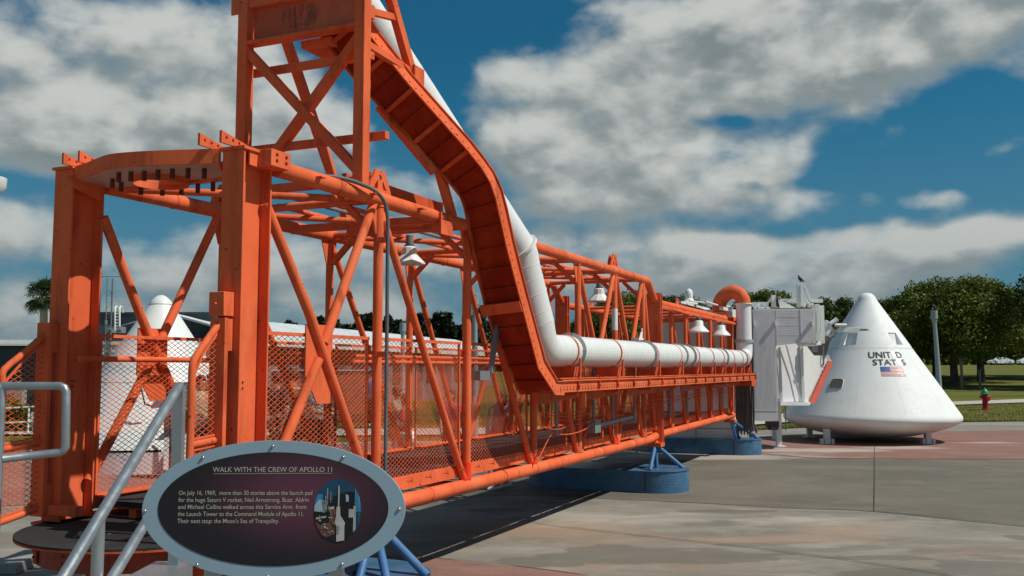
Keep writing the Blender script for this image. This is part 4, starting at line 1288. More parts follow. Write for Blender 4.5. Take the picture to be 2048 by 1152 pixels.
# small oval picture: plain stand-in view of a rocket tip between towers
def pic(name, pts, mat, z, parent=None):
    """pts in photo pixels, clipped to the oval"""
    out_ = []
    cx_, cy_, rx_, ry_ = 673.2, 1020, 46.3, 60.2
    for u, v in pts:
        dx, dy = (u - cx_) / rx_, (v - cy_) / ry_; l = math.hypot(dx, dy)
        if l > 1: dx /= l; dy /= l
        out_.append(((cx_ + dx * rx_ - 547) * PXM, (1018.5 - (cy_ + dy * ry_)) * PXM))
    return sflat(out_, [tuple(range(len(out_)))], name, mat, None, z, parent or face)
PIC = {}
for nm, c in (('picture_deep_blue', (.012, .055, .11)), ('picture_sky_blue', (.03, .20, .38)), ('picture_cloud', (.30, .42, .47)), ('picture_black', (.008, .008, .009)), ('picture_white', (.42, .41, .38)), ('picture_brown', (.13, .055, .035)), ('picture_grey', (.22, .24, .26))):
    PIC[nm] = paint(nm, c, .4, .15, bmp=0, sc=8)
ov = [(673.2 + 46.3 * math.cos(q), 1020 + 60.2 * math.sin(q)) for q in [2 * math.pi * i / 64 for i in range(64)]]
pc = pic('picture', ov, PIC['picture_deep_blue'], .0020)
def sub(nm, pts, mat, k): return pic(nm, pts, PIC[mat], .0020 + .00025 * k, pc)
arcp = lambda a0, a1, n=14: [(673.2 + 46.3 * math.cos(q), 1020 + 60.2 * math.sin(q)) for q in [R(a0) + R(a1 - a0) * i / n for i in range(n + 1)]]
sub('picture_patch', arcp(-150, -180) + [(643, 1021), (643, 990)], 'picture_sky_blue', 1)
sub('picture_patch', arcp(-172, -182) + [(644, 1024), (644, 1000), (636, 1000)], 'picture_cloud', 2)
sub('picture_patch', arcp(70, 178, 24) + [(646, 1024), (650, 1000), (660, 995), (690, 985), (705, 985), (708, 1070)], 'picture_black', 3)
sub('picture_patch', [(631, 1034), (651, 1031), (651, 1034), (631, 1038)], 'picture_white', 4)
sub('picture_patch', arcp(120, 160) + [(640, 1048), (668, 1040), (668, 1066)], 'picture_brown', 4)
sub('picture_patch', [(642, 1004), (652, 1000), (652, 1022), (646, 1026)], 'picture_grey', 4)
sub('picture_patch', [(651, 978), (653.5, 978), (653.5, 1010), (651, 1010)], 'picture_grey', 5)
sub('picture_patch', [(658, 984), (659.5, 984), (659.5, 1006), (658, 1006)], 'picture_grey', 5)
sub('picture_patch', [(673, 974), (674.5, 972), (676, 978), (676, 1012), (673.5, 1013)], 'picture_white', 6)
sub('picture_patch', [(671, 1013), (677.5, 1013), (678.5, 1030), (688, 1044), (687, 1050), (687.5, 1078), (672, 1080), (671, 1050), (668, 1044), (670, 1030)], 'picture_white', 6)
sub('picture_patch', [(660, 1020), (670, 1018), (668, 1044), (656, 1046)], 'picture_brown', 5)
sub('picture_patch', [(655, 1014), (666, 1013), (666, 1018), (655, 1019)], 'picture_white', 6)
sub('picture_patch', [(688, 989), (694, 992), (694, 1004), (689, 1004)], 'picture_cloud', 6)
sub('picture_patch', [(704, 1012), (708.5, 1012), (709, 1056), (704, 1062)], 'picture_white', 6)
sub('picture_patch', [(694.5, 1018), (704, 1018), (704, 1034), (695, 1034)], 'picture_white', 6)
sub('picture_patch', [(707, 980), (713, 990), (718, 1008), (719, 1022), (709, 1024)], 'picture_sky_blue', 5)
sub('picture_patch', [(707, 978), (708, 978), (708, 1050), (707, 1050)], 'picture_cloud', 7)
sub('picture_patch', [(714, 994), (715, 994), (716, 1046), (715, 1046)], 'picture_cloud', 7)
sub('picture_patch', [(672, 1050), (677, 1050), (677, 1066), (672, 1066)], 'picture_grey', 8)
random.seed(21)
for k_ in range(46):
    u = random.uniform(634, 668); v = random.uniform(1026, 1066); w_ = random.uniform(1.0, 4.5); h_ = random.uniform(.8, 3.5)
    sub('picture_patch', [(u, v), (u + w_, v + random.uniform(-.6, .6)), (u + w_, v + h_), (u, v + h_)], random.choice(['picture_white', 'picture_brown', 'picture_black', 'picture_grey', 'picture_brown']), 7 + .1 * k_)
for k_ in range(14):
    u = random.uniform(641, 662); v = random.uniform(990, 1022)
    sub('picture_patch', [(u, v), (u + 1.0, v), (u + random.uniform(-3, 4), v + random.uniform(6, 16)), (u - .4, v + 4)], random.choice(['picture_grey', 'picture_cloud', 'picture_black']), 12 + .1 * k_)
for (u, v) in ((541, 897), (404, 919), (681, 918), (296, 1022), (793, 1018), (403, 1124), (684, 1122.5), (541, 1146)):
    x, y = (u - 547) * PXM, (1018.5 - v) * PXM
    m = MB(); prof = [(.0, .0058), (.0026, .0054), (.0043, .0038), (.0050, .0016), (.0050, 0)]
    n = 14; k0 = 0
    for (r, z) in prof:
        for j in range(n):
            q = 2 * math.pi * j / n; m.v.append(tuple(SM(x + r * math.cos(q), y + r * math.sin(q), z)))
    for i in range(len(prof) - 1):
        for j in range(n): m.f.append((i * n + j, i * n + (j + 1) % n, (i + 1) * n + (j + 1) % n, (i + 1) * n + j))
    wb(m, 'dome_bolt', STEEL, plate)
pp = SM(0, 0, -.03)
wb(MB().box((pp.x - .20, pp.y - .02, 0), (pp.x - .16, pp.y + .02, pp.z - .04)).box((pp.x + .16, pp.y - .02, 0), (pp.x + .20, pp.y + .02, pp.z - .04)), 'sign_post', ALU, sign)

# ================================================================== PENDANT LAMPS
def pendant(loc, label, h_up, big=True):
    t = thing('pendant_lamp', label, 'lamp', tuple(loc), 0, 'white bell lamps hanging under the bridge roof')
    k = 1.0
    MB().lathe([(.0, .118), (.055, .118), (.075, .10), (.082, .03), (.10, .01), (.155, -.045), (.170, -.065), (.170, -.075), (.15, -.068), (.10, -.02), (0, -.01)], (0, 0, 0), 10 if big else 18).build('lamp_shade', WHITE, t, ang=25 if big else 50)
    MB().lathe([(0, h_up), (.042, h_up), (.042, .125), (0, .125)], (0, 0, 0), 14).build('lamp_neck', GREYP, t)
    MB().lathe([(.05, .118), (.057, .118), (.057, .130), (.05, .130)], (0, 0, 0), 14).build('lamp_gasket', RUBBER, t)
    MB().lathe([(0, -.07), (.06, -.055), (.09, -.015), (.0, -.012)], (0, 0, 0), 14).build('lamp_bulb', GLARE, t)
    return t
pendant(AM @ Vector((2.80, .71, 2.715)), 'large white bell lamp under the roof frame at the near end of the bridge', .235).scale = (.86, .86, .86)
pendant(AM @ Vector((8.20, .71, 2.73)), 'white bell lamp hanging near the kink in the bridge roof', .19)
pendant(AM @ Vector((10.69, -.15, 2.365)), 'small white bell lamp outside the bridge, nearer of the two above the duct', .17, False)
pendant(AM @ Vector((12.48, -.15, 2.365)), 'small white bell lamp outside the bridge next to the duct riser', .17, False)

# ================================================================== WHITE CHAMBER
SEAMG = paint('seam_grey', (.62, .62, .62), .6, .05)
cb_ = AM @ Vector((15.2, -.4, 0))
ch = thing('access_chamber', 'white boxy chamber with corrugated sides linking the bridge to the capsule', 'access chamber', (cb_.x, cb_.y, 0), ARM_A)
def cl(mb, name, mat=None, parent=None, **k):
    """arm-local coordinates under the chamber"""
    off = Matrix.Rotation(-ARM_A, 4, 'Z') @ (Vector(ARM_O) - Vector((cb_.x, cb_.y, 0))).to_4d().to_3d()
    if k.pop('yaw', False):
        cy, sy = math.cos(R(18)), math.sin(R(18))
        mb.v = [(S0 + (x - S0) * cy - (y - TL) * sy, TL + (x - S0) * sy + (y - TL) * cy, z) for x, y, z in mb.v]
    mb.v = [tuple(Vector(v) + off) for v in mb.v]
    return mb.build(name, mat or GREYW, parent or ch, **k)
S0 = 14.62
TL, TR_ = -.355, -1.455
body = cl(MB().prism([(S0, TL, .665), (S0, TL, 2.885), (S0, TR_ - .10, 2.885), (S0, TR_ - .10, 2.24), (S0, -.80, 2.155), (S0, -.80, .665)], (.035, 0, 0)), 'l_shaped_wall', GREYW, bevel=.004, yaw=True)
# corrugation ribs
rb = MB()
y = TL - .03
while y > -.79:
    rb.box((S0 - .002, y - .003, .88), (S0 + .001, y + .003, 2.86)); y -= .024
z = 2.26
while z < 2.86:
    rb.box((S0 - .0015, -1.28, z - .002), (S0 + .001, -.82, z + .002)); z += .034
tag(cl(rb, 'corrugation', GREYW, body, yaw=True), kind='stuff')
for a_, b_ in (((S0 - .008, -1.288, 2.23), (S0 + .001, -1.281, 2.885)), ((S0 - .006, TL, .862), (S0 + .001, -.80, .868)), ((S0 - .006, -.812, 2.16), (S0 + .001, -.806, 2.87))): cl(MB().box(a_, b_), 'panel_seam', SEAMG, body, yaw=True)
for zz in (2.36, 2.545, 2.72): cl(MB().box((S0 - .003, -1.28, zz - .003), (S0 + .001, -.82, zz + .003)), 'panel_seam', SEAMG, body, yaw=True)
for (ty, tz) in ((-.37, 2.60), (-.79, 2.60), (-1.50, 2.60)):
    cl(MB().box((S0 - .06, ty - .010, tz - .06), (S0 + .0, ty + .010, tz + .05)).box((S0 - .065, ty - .006, tz - .04), (S0 - .06, ty + .02, tz + .03)), 'hinge_bracket', WHITE, yaw=True)
cl(MB().box((S0 + .06, TL + .02, .70), (16.0, 1.65, 2.86)), 'chamber_body', WHITE, bevel=.01)
cl(MB().box((S0 + .04, -1.36, 2.27), (15.4, TL - .025, 2.86)), 'overhang', WHITE, yaw=True)
cl(MB().box((13.95, -.08, 2.70), (14.60, 1.6, 2.86)).box((13.2, -.06, 2.80), (13.94, .02, 2.86)).box((12.2, .5, 2.88), (14.6, .56, 2.92)).box((12.2, 1.0, 2.88), (14.6, 1.06, 2.92)), 'roof_frame', WHITE)
cl(MB().box((14.42, .02, .33), (14.60, 1.55, .70)).box((14.42, .02, .70), (14.6, 1.5, .78)), 'under_box', GREYW)
cl(MB().box((14.415, .02, .50), (14.421, 1.55, .51)).box((14.415, .78, .33), (14.421, .79, .78)), 'panel_seam', DARKST)
# mast head dome on the roof
cl(MB().lathe([(.17, 0), (.17, .03), (.12, .06), (.09, .10), (.075, .12), (.078, .20), (.07, .26), (.04, .30), (0, .315)], (13.3, .62, 2.92), 20), 'roof_beacon', WHITE)
cl(MB().tube((12.6, .15, 2.92), (14.6, .15, 2.92), .02, 8).tube((12.6, .45, 2.95), (14.6, .1, 2.95), .015, 8), 'roof_pipe', WHITE)
# pleated curtain
mb = MB(); n = 44
for i in range(n + 1):
    f = i / n; y = -.02 - .36 * f; x = 14.40 + .035 * (i % 2) + .015 * math.sin(i * 1.7)
    for z in (2.86, 1.6, .60 + .03 * math.sin(i * 1.3), .44 + .06 * math.sin(i * .9)):
        mb.v.append((x + .02 * math.sin(i * 2.1 + z * 3), y - (.05 if z < .5 and f > .8 else 0) * 1.2, z))
for i in range(n):
    for k in range(3): a = i * 4 + k; mb.f.append((a, a + 1, a + 5, a + 4))
cu = cl(mb, 'pleated_curtain', PLEAT, smooth=False)
sm = cu.modifiers.new('thick', 'SOLIDIFY'); sm.thickness = .006
# recessed wall and hood reaching the capsule (placed by measured distance)
def cw(mb, name, mat=None, parent=None, **k): return wb(mb, name, mat or WHITE, parent or ch, **k)
def poly3(pts, th, mat, name, parent=None, **k):
    v = [P(*p) for p in pts]
    nrm_ = (v[1] - v[0]).cross(v[2] - v[0]).normalized()
    if nrm_.y < 0: nrm_ = -nrm_
    m_ = MB().prism(v, nrm_ * th); return cw(m_, name, mat, parent, **k)
poly3([(1551, 688, 19.9), (1606, 676, 20.2), (1609, 803, 20.2), (1563, 804, 19.9)], .04, GREYW, 'hood_side')
poly3([(1556, 695, 19.85), (1561, 694, 19.85), (1566, 804, 19.85), (1561, 804, 19.85)], .03, GREYW, 'hood_rib')
poly3([(1571, 690, 19.9), (1574, 690, 19.9), (1604, 803, 20.05), (1600, 803, 20.05)], .02, GREYW, 'hood_rib')
poly3([(1600, 690, 20.1), (1605, 690, 20.1), (1610, 803, 20.1), (1605, 803, 20.1)], .05, WHITE, 'hood_rib')
poly3([(1605, 680, 20.2), (1612, 690, 20.3), (1628, 711, 20.75), (1648, 711, 21.0), (1650, 728, 21.0), (1620, 803, 20.8), (1608, 803, 20.3)], .03, WHITE, 'hood_side')
poly3([(1648, 722, 20.95), (1656, 711, 21.0), (1663, 722, 21.05), (1629, 803, 20.75), (1618, 803, 20.7)], .05, WHITE, 'hood_rim')
poly3([(1657, 722, 20.93), (1665, 722, 20.95), (1665, 729, 20.95), (1631, 806, 20.6), (1620, 806, 20.58), (1622, 801, 20.6)], .07, REDP, 'red_seal')
cw(MB().hexa([P(1561, 811, 19.75), P(1617, 811, 20.0), P(1622, 808, 20.9), P(1566, 808, 20.9), P(1561, 805, 19.75), P(1617, 805, 20.0), P(1622, 803, 20.9), P(1566, 803, 20.9)]), 'hood_floor', GREYW)
m_ = MB()
for i in range(10):
    f = i / 9; u = 1653 + (1624 - 1653) * f; v = 728 + (796 - 728) * f; q = P(u, v, 20.92 - .25 * f); m_.tube(q, q + Vector((0, -.02, 0)), .012, 6)
cw(m_, 'rim_bolt', STEEL)
poly3([(1654, 722, 20.98), (1650, 716, 20.98), (1654, 709, 20.98), (1659, 711, 20.98), (1661, 722, 20.98)], .06, WHITE, 'pointed_bracket')
# dark recess with a grey screen
cw(MB().hexa([P(1612, 712, 21.3), P(1652, 712, 21.5), P(1652, 712, 21.6), P(1612, 712, 21.6), P(1600, 676, 21.3), P(1662, 676, 21.5), P(1662, 676, 21.6), P(1600, 676, 21.6)]), 'dark_screen', DARKST)
poly3([(1624, 692, 21.2), (1636, 692, 21.2), (1636, 704, 21.2), (1624, 704, 21.2)], .03, GREYP, 'grey_vent')
poly3([(1645, 690, 20.9), (1648, 690, 20.9), (1649, 730, 20.9), (1646, 730, 20.9)], .03, GREYP, 'thin_post')
# right end frame
def pbox(u0, v0, u1, v1, Y, d, name, mat=WHITE, **k):
    a = P(u0, v1, Y); b = P(u1, v0, Y)
    return cw(MB().box((a.x, Y, a.z), (b.x, Y + d, b.z)), name, mat, **k)
pbox(1632, 608, 1639, 682, 19.15, .25, 'end_frame', bevel=.004)
pbox(1640.5, 611, 1648, 687, 19.3, .35, 'end_frame', bevel=.004)
pbox(1634.5, 621, 1637, 660, 19.10, .04, 'frame_fin')
pbox(1642, 613, 1644, 664, 19.25, .04, 'frame_fin')
poly3([(1604, 680, 19.2), (1640, 680, 19.3), (1643, 690, 19.3), (1612, 690, 19.2)], .3, WHITE, 'lower_tray', bevel=.004)
pbox(1618, 682, 1621, 686, 19.1, .05, 'lug'); pbox(1628, 682, 1631, 686, 19.1, .05, 'lug')
# roof top structures
pbox(1558, 597.5, 1646, 605, 19.6, .06, 'parapet_beam')
for u in (1505.5, 1514, 1530): pbox(u, 604.5, u + 1.6, 617, 19.15, .25, 'channel_web')
pbox(1505.5, 604, 1538, 606, 19.15, .02, 'channel_web'); pbox(1505.5, 614, 1545, 617, 19.15, .25, 'channel_web')
pbox(1507, 606, 1537, 614, 19.38, .02, 'channel_back')
poly3([(1544, 590, 19.3), (1552, 590, 19.3), (1552, 617, 19.3), (1544, 617, 19.3)], .05, WHITE, 'roof_bracket')
poly3([(1536, 603, 19.35), (1544, 591, 19.35), (1544, 603, 19.35)], .05, GREYW, 'roof_bracket')
poly3([(1558, 597, 19.25), (1561, 600, 19.25), (1592, 616, 19.25), (1560, 616, 19.25)], .04, WHITE, 'roof_bracket')
cw(MB().lathe([(.05, 0), (.06, .02), (.05, .05), (0, .055)], tuple(P(1557, 598, 19.25)), 10), 'roof_cap', BARK_LT)
cw(MB().lathe([(.09, 0), (.085, .015), (.03, .045), (.0, .06)], tuple(P(1548.5, 616.5, 19.15)), 12), 'rusty_cap', BARK_LT)
pbox(1597, 566, 1602, 614, 19.4, .12, 'tall_bracket')
pbox(1602.5, 568, 1606.5, 612, 19.35, .10, 'tall_bracket')
poly3([(1606.5, 567, 19.4), (1611, 567, 19.4), (1626, 606, 19.4), (1621, 606, 19.4)], .08, WHITE, 'bracket_strut')
pbox(1605, 604, 1625, 607, 19.4, .12, 'bracket_foot'); pbox(1607, 607, 1612, 614.5, 19.4, .1, 'bracket_foot'); pbox(1618, 606, 1627, 614.5, 19.35, .12, 'bracket_foot')
pbox(1595.5, 580, 1596.2, 597, 19.45, .02, 'thin_rod'); pbox(1624, 592, 1624.5, 597, 19.6, .02, 'thin_rod')
# arms that reach towards the capsule
YA = 19.9
a = P
poly3([(1650, 640, YA), (1656, 641, YA), (1664, 650, YA), (1666, 660, YA), (1656, 672, YA), (1650, 668, YA)], .18, WHITE, 'arm_body', bevel=.004)
cw(MB().tube(a(1660, 648, YA), a(1673, 639, YA), .045, 14).tube(a(1672.5, 639.5, YA), a(1674, 638, YA), .05, 14), 'arm_cylinder', WHITE)
cw(MB().tube(a(1670, 650, YA), a(1693, 650.5, YA), .035, 14), 'arm_cylinder', WHITE)
cw(MB().box(tuple(a(1667, 664, YA)), tuple(a(1719, 655, YA) + Vector((0, .12, 0)))), 'probe_arm', WHITE, bevel=.004)
cw(MB().box(tuple(a(1719, 661.5, YA + .03)), tuple(a(1733, 657.5, YA + .03) + Vector((0, .05, 0)))), 'probe_tip', GREYP)
cw(MB().tube(a(1733, 659.6, YA + .05), a(1739, 659.8, YA + .05), .018, 8, .006), 'probe_point', BARK_LT)
cw(MB().box(tuple(a(1667.5, 659, YA - .02)), tuple(a(1675, 655.5, YA - .02) + Vector((0, .02, 0)))), 'probe_slot', DARKST)
cw(MB().tube(a(1653, 678, YA), a(1672, 664, YA), .04, 12).tube(a(1657, 676, YA - .02), a(1668, 670, YA - .02), .045, 12), 'arm_strut', GREYP)
# legs of the chamber
lf = G(1558, 893)
lg = MB().box((lf.x - .055, lf.y - .05, .012), (lf.x + .055, lf.y + .05, .98)); wb(lg, 'leg', WHITE, ch)
wb(MB().box((lf.x - .14, lf.y - .12, 0), (lf.x + .14, lf.y + .12, .012)), 'leg_foot', GREYW, ch)
l2 = G(1549, 880)
wb(MB().box((l2.x - .05, l2.y - .05, .0), (l2.x + .05, l2.y + .05, .98)), 'leg', GREYW, ch)
wb(MB().tube((lf.x + .16, lf.y, .35), (lf.x + .16, lf.y, .95), .012, 8), 'thin_rod', GREYP, ch)
q = P(1546, 854, 20.2)
wb(MB().tube(q + Vector((-.08, 0, 0)), q + Vector((.10, .05, 0)), .07, 12).box(tuple(q + Vector((-.15, -.04, .0))), tuple(q + Vector((.12, .06, .12)))), 'motor', DARKST, ch)
q = P(1502, 880, 19.6)
wb(MB().box((q.x - .03, q.y, 0), (q.x + .03, q.y + .06, .6)), 'leg', DARKST, ch)
for zz in (1.0, 1.35, 1.7): wb(MB().box((lf.x - .055, lf.y - .06, zz), (lf.x + .09, lf.y + .06, zz + .03)), 'leg_bracket', WHITE, ch)
wb(MB().box((lf.x - .05, lf.y + .1, .98), (lf.x + .10, lf.y + .2, 2.15)), 'upright', GREYW, ch)

# ================================================================== CAPSULE
CX, CY = 8.535, 22.8
cap = thing('space_capsule', 'large white conical space capsule lettered UNITED STATES with a flag', 'space capsule', (CX, CY, 0))
prof = [(0, .085), (.5, .095), (1.0, .15), (1.4, .24), (1.7, .335), (1.87, .41), (1.955, .465), (1.993, .52), (2.0, .56), (1.992, .605), (1.962, .655)]
def cr(h): return 1.955 + (.24 - 1.955) * (h - .665) / (3.30 - .665)
prof += [(cr(h), h) for h in (.70, 1.2, 1.7, 2.17)]
body = MB().lathe(prof, (0, 0, 0), 96).build('heat_shield_cone', CAPW, cap, ang=60)
PK = [(R(-56.25), R(-37.5)), (R(15), R(33.75))]; PH0, PH1 = 2.25, 2.53
uprof = [(cr(2.185) + .0, 2.172), (cr(2.185) + .008, 2.176), (cr(2.2) + .008, 2.19)] + [(cr(h) + .008, h) for h in (PH0, PH1, 2.8, 3.0, 3.28)] + [(.232, 3.33), (.205, 3.39), (.16, 3.455), (.11, 3.495), (.05, 3.51), (0, 3.512)]
um = MB().lathe(uprof, (0, 0, 0), 96)
def in_pocket(f):
    c = sum((Vector(um.v[i]) for i in f), Vector()) / len(f)
    if not (PH0 < c.z < PH1): return False
    a = math.atan2(c.x, -c.y); return any(p0 < a < p1 for p0, p1 in PK)
um.f = [f for f in um.f if not in_pocket(f)]
def cpt(phi, h, off): r = cr(h) + .008 + off; return (r * math.sin(phi), -r * math.cos(phi), h)
for p0, p1 in PK:
    n_ = 5; d0, d1 = -.13, -.02
    top = [p0 + (p1 - p0) * i / n_ for i in range(n_ + 1)]
    for a, b in zip(top[:-1], top[1:]):
        um.add([cpt(a, PH0, 0), cpt(b, PH0, 0), cpt(b, PH0, d0), cpt(a, PH0, d0)], [(0, 1, 2, 3)])
        um.add([cpt(a, PH1, 0), cpt(b, PH1, 0), cpt(b, PH1, d1), cpt(a, PH1, d1)], [(0, 1, 2, 3)])
        um.add([cpt(a, PH0, d0), cpt(b, PH0, d0), cpt(b, PH1, d1), cpt(a, PH1, d1)], [(0, 1, 2, 3)])
    for a in (p0, p1): um.add([cpt(a, PH0, 0), cpt(a, PH0, d0), cpt(a, PH1, d1), cpt(a, PH1, 0)], [(0, 1, 2, 3)])
um.build('upper_cone', CAPW, cap, ang=30)
def cone_pt(phi, h, off=.004):
    r = cr(h) + off
    return (r * math.sin(phi), -r * math.cos(phi), h + off * .55)
def grid_wrap(fn, nu, nv):
    m_ = MB()
    for j in range(nv + 1):
        for i in range(nu + 1): m_.v.append(fn(i / nu, j / nv))
    for j in range(nv):
        for i in range(nu): a_ = j * (nu + 1) + i; m_.f.append((a_, a_ + 1, a_ + nu + 2, a_ + nu + 1))
    return m_
def cone_text(chars, phi_l, phi_r, hb, ht):
    """letters wrapped round the cone; sun glare on each E is painted as glossy white"""
    full = ''.join(chars)
    vs, fs = text_mesh(full, bold=.008); X0 = min(v.x for v in vs); X1 = max(v.x for v in vs)
    # find each vertex's letter by its connected faces
    par = list(range(len(vs)))
    def fd(i):
        while par[i] != i: par[i] = par[par[i]]; i = par[i]
        return i
    for f in fs:
        for i in f[1:]: par[fd(i)] = fd(f[0])
    isl = {}
    for f in fs: isl.setdefault(fd(f[0]), []).append(f)
    parts = sorted(isl.values(), key=lambda F: min(vs[i].x for f in F for i in f))
    for c_, F in zip(full, parts):
        used = sorted({i for f in F for i in f}); mp = {i: k_ for k_, i in enumerate(used)}
        m_ = MB()
        for i in used:
            v = vs[i]; phi = phi_l + (phi_r - phi_l) * (v.x - X0) / (X1 - X0); h = hb + (ht - hb) * v.y / .70
            m_.v.append(cone_pt(phi, h, .009))
        m_.f = [tuple(mp[i] for i in f) for f in F]
        m_.build('letter', GLARE if c_ == 'E' else BLACKL, body, smooth=False)
cone_text('UNITED', R(-20.5), R(20.0), 1.94, 2.08)
cone_text('STATES', R(-16.5), R(20.0), 1.775, 1.905)
# flag
F0, F1, FT, FB = R(-9.5), R(13.2), 1.737, 1.528
fl = grid_wrap(lambda u, v: cone_pt(F0 + (F1 - F0) * u, FB + (FT - FB) * v, .004), 12, 4).build('flag', WHITE, body)
for k_ in range(7):
    b0 = FT - (FT - FB) * (2 * k_ + 1) / 13; t0 = FT - (FT - FB) * (2 * k_) / 13; u0 = .40 if k_ < 4 else 0
    grid_wrap(lambda u, v: cone_pt(F0 + (F1 - F0) * (u0 + (1 - u0) * u), b0 + (t0 - b0) * v, .006), 10, 1).build('stripe', RED_FLAG, fl)
grid_wrap(lambda u, v: cone_pt(F0 + (F1 - F0) * .40 * u, FT - (FT - FB) * 7 / 13 * (1 - v), .0075), 6, 2).build('canton', BLUE_FLAG, fl)
m_ = MB()
for r_ in range(9):
    for c_ in range(6 if r_ % 2 == 0 else 5):
        u = (c_ + (.6 if r_ % 2 == 0 else 1.1)) / 6.2; v = (r_ + .7) / 9.4
        phi = F0 + (F1 - F0) * .40 * u; h = FT - (FT - FB) * 7 / 13 * v
        m_.add([cone_pt(phi - .0022, h - .0022, .0085), cone_pt(phi + .0022, h - .0022, .0085), cone_pt(phi, h + .003, .0085)], [(0, 1, 2)])
tag(m_.build('star', WHITE, fl, smooth=False), kind='stuff')
# small window with rounded corners
def rrect(n=5, rc=.22):
    out_ = []
    for cx_, cy_, a0 in ((1 - rc, 1 - rc, 0), (rc, 1 - rc, 90), (rc, rc, 180), (1 - rc, rc, 270)):
        for i in range(n + 1): q = R(a0 + 90 * i / n); out_.append((cx_ + rc * math.cos(q), cy_ + rc * math.sin(q)))
    return out_
rr = rrect()
ph0, ph1 = R(-54), R(-42.3)
def wpt(x, y, off): return cone_pt(ph0 + (ph1 - ph0) * x, 1.235 + .225 * y, off)
MB().add([wpt(x, y, .012) for x, y in rr], [tuple(range(len(rr)))]).build('window', WINDOW_BR, body, smooth=False)
m_ = MB(); n = len(rr)
m_.v = [wpt(x, y, .013) for x, y in rr] + [wpt(.5 + (x - .5) * 1.05, .5 + (y - .5) * 1.05, .006) for x, y in rr] + [wpt(.5 + (x - .5) * 1.0, .5 + (y - .5) * 1.0, .0145) for x, y in rr]
m_.f = [(i, (i + 1) % n, 2 * n + (i + 1) % n, 2 * n + i) for i in range(n)] + [(2 * n + i, 2 * n + (i + 1) % n, n + (i + 1) % n, n + i) for i in range(n)]
m_.build('window_frame', CAPW, body)
for q in (-75, -30, 2, 34, 66):
    m_ = MB(); q = R(q)
    for h in (.72, 1.2, 1.7, 2.14): m_.v += [cone_pt(q - .003, h, .001), cone_pt(q + .003, h, .001)]
    m_.f = [(0, 1, 3, 2), (2, 3, 5, 4), (4, 5, 7, 6)]; m_.build('panel_seam', GREYW, body, smooth=False)
# rivets along the seam
m_ = MB()
for k_ in range(60):
    q = R(-95 + 190 * k_ / 59); c_ = cone_pt(q, 2.15, .0); d_ = cone_pt(q, 2.15, .006); m_.tube(c_, d_, .009, 6)
tag(m_.build('seam_rivet', CAPW, body), kind='stuff')
for (u, v) in ((1655, 887), (1857, 887)):
    g_ = G(u, v + 1); x, y = g_.x - CX, g_.y - CY
    MB().box((x - .06, y - .04, .02), (x + .06, y + .10, .34)).box((x - .15, y - .07, 0), (x + .15, y + .16, .02)).box((x - .14, y - .05, .02), (x - .09, y + .1, .12)).box((x + .09, y - .05, .02), (x + .14, y + .1, .12)).build('foot', GREYW, cap)
for (x, y) in ((-1.15, 1.0), (1.2, 1.0)):
    MB().box((x - .06, y - .06, .02), (x + .06, y + .06, .34)).box((x - .15, y - .12, 0), (x + .15, y + .12, .02)).build('foot', GREYW, cap)

# ================================================================== HYDRANT
hy = G(1971, 818)
hyd = thing('fire_hydrant', 'red fire hydrant with a bright green bonnet on the lawn', 'fire hydrant', tuple(hy + Vector((0, 0, terrain_h(hy.x, hy.y)))), R(15))
K = 1.08
MB().lathe([(.0, 0), (.15, 0), (.15, .03), (.11, .04), (.105, .20), (.12, .21), (.12, .235), (.105, .245), (.10, .56), (.12, .57), (.12, .60), (0, .60)], (0, 0, 0), 24).build('barrel', RED_HYD, hyd)
bn = MB().lathe([(.16, .60), (.16, .63), (.125, .645), (.115, .70), (.085, .765), (.04, .80), (.03, .81), (.03, .845), (0, .85)], (0, 0, 0), 24).build('bonnet', GREEN_HYD, hyd)
MB().lathe([(.024, .84), (.024, .88), (0, .88)], (0, 0, 0), 5).build('operating_nut', GREEN_HYD, bn)
for sx in (-1, 1):
    MB().tube((sx * .08, 0, .50), (sx * .17, 0, .50), .052, 16).tube((sx * .165, 0, .50), (sx * .20, 0, .50), .062, 16).tube((sx * .2, 0, .5), (sx * .225, 0, .5), .02, 5).build('nozzle', RED_HYD, hyd)
MB().tube((0, -.08, .42), (0, -.16, .42), .07, 18).tube((0, -.155, .42), (0, -.19, .42), .082, 18).tube((0, -.19, .42), (0, -.215, .42), .022, 5).build('pump_nozzle', RED_HYD, hyd)
mm = MB()
for k_ in range(8):
    q = R(22 + 45 * k_); mm.tube((.135 * math.cos(q), .135 * math.sin(q), .57), (.135 * math.cos(q), .135 * math.sin(q), .65), .012, 6)
mm.build('flange_bolt', RED_HYD, hyd)
for o in list(hyd.children):
    pass
hyd.scale = (K, K, K)

# ================================================================== LAMP POLES
def lamp_pole(u, v_head, v_foot_seen, Y, rpx, label, tilt=0.0):
    top = P(u, v_head, Y); gx = top.x; z0 = terrain_h(gx, Y) + .03
    t = thing('lamp_pole', label, 'lamp pole', (gx, Y, z0), 0, 'grey concrete lamp poles')
    H = top.z - z0; r0 = rpx[0] * Y / FPX; r1 = rpx[1] * Y / FPX
    MB().path([(tilt, 0, 0), (tilt * .6, 0, H * .4), (tilt * .25, 0, H * .75), (0, 0, H - r0 * 3.6)], [r1, r1 * .93, r0 * .62, r0 * .58], 16).build('shaft', POLE, t)
    MB().lathe([(r0 * .58, H - r0 * 3.7), (r0 * .75, H - r0 * 3.3), (r0 * .78, H - r0 * 2.7), (r0, H - r0 * 2.5), (r0, H - r0 * .1), (r0 * .9, H), (0, H)], (0, 0, 0), 20).build('lamp_head', POLE, t)
    MB().lathe([(r0 * 1.3, 0), (r0 * 1.3, .05), (r1, .08)], (tilt, 0, 0), 16).build('base_flange', POLE, t)
    return t
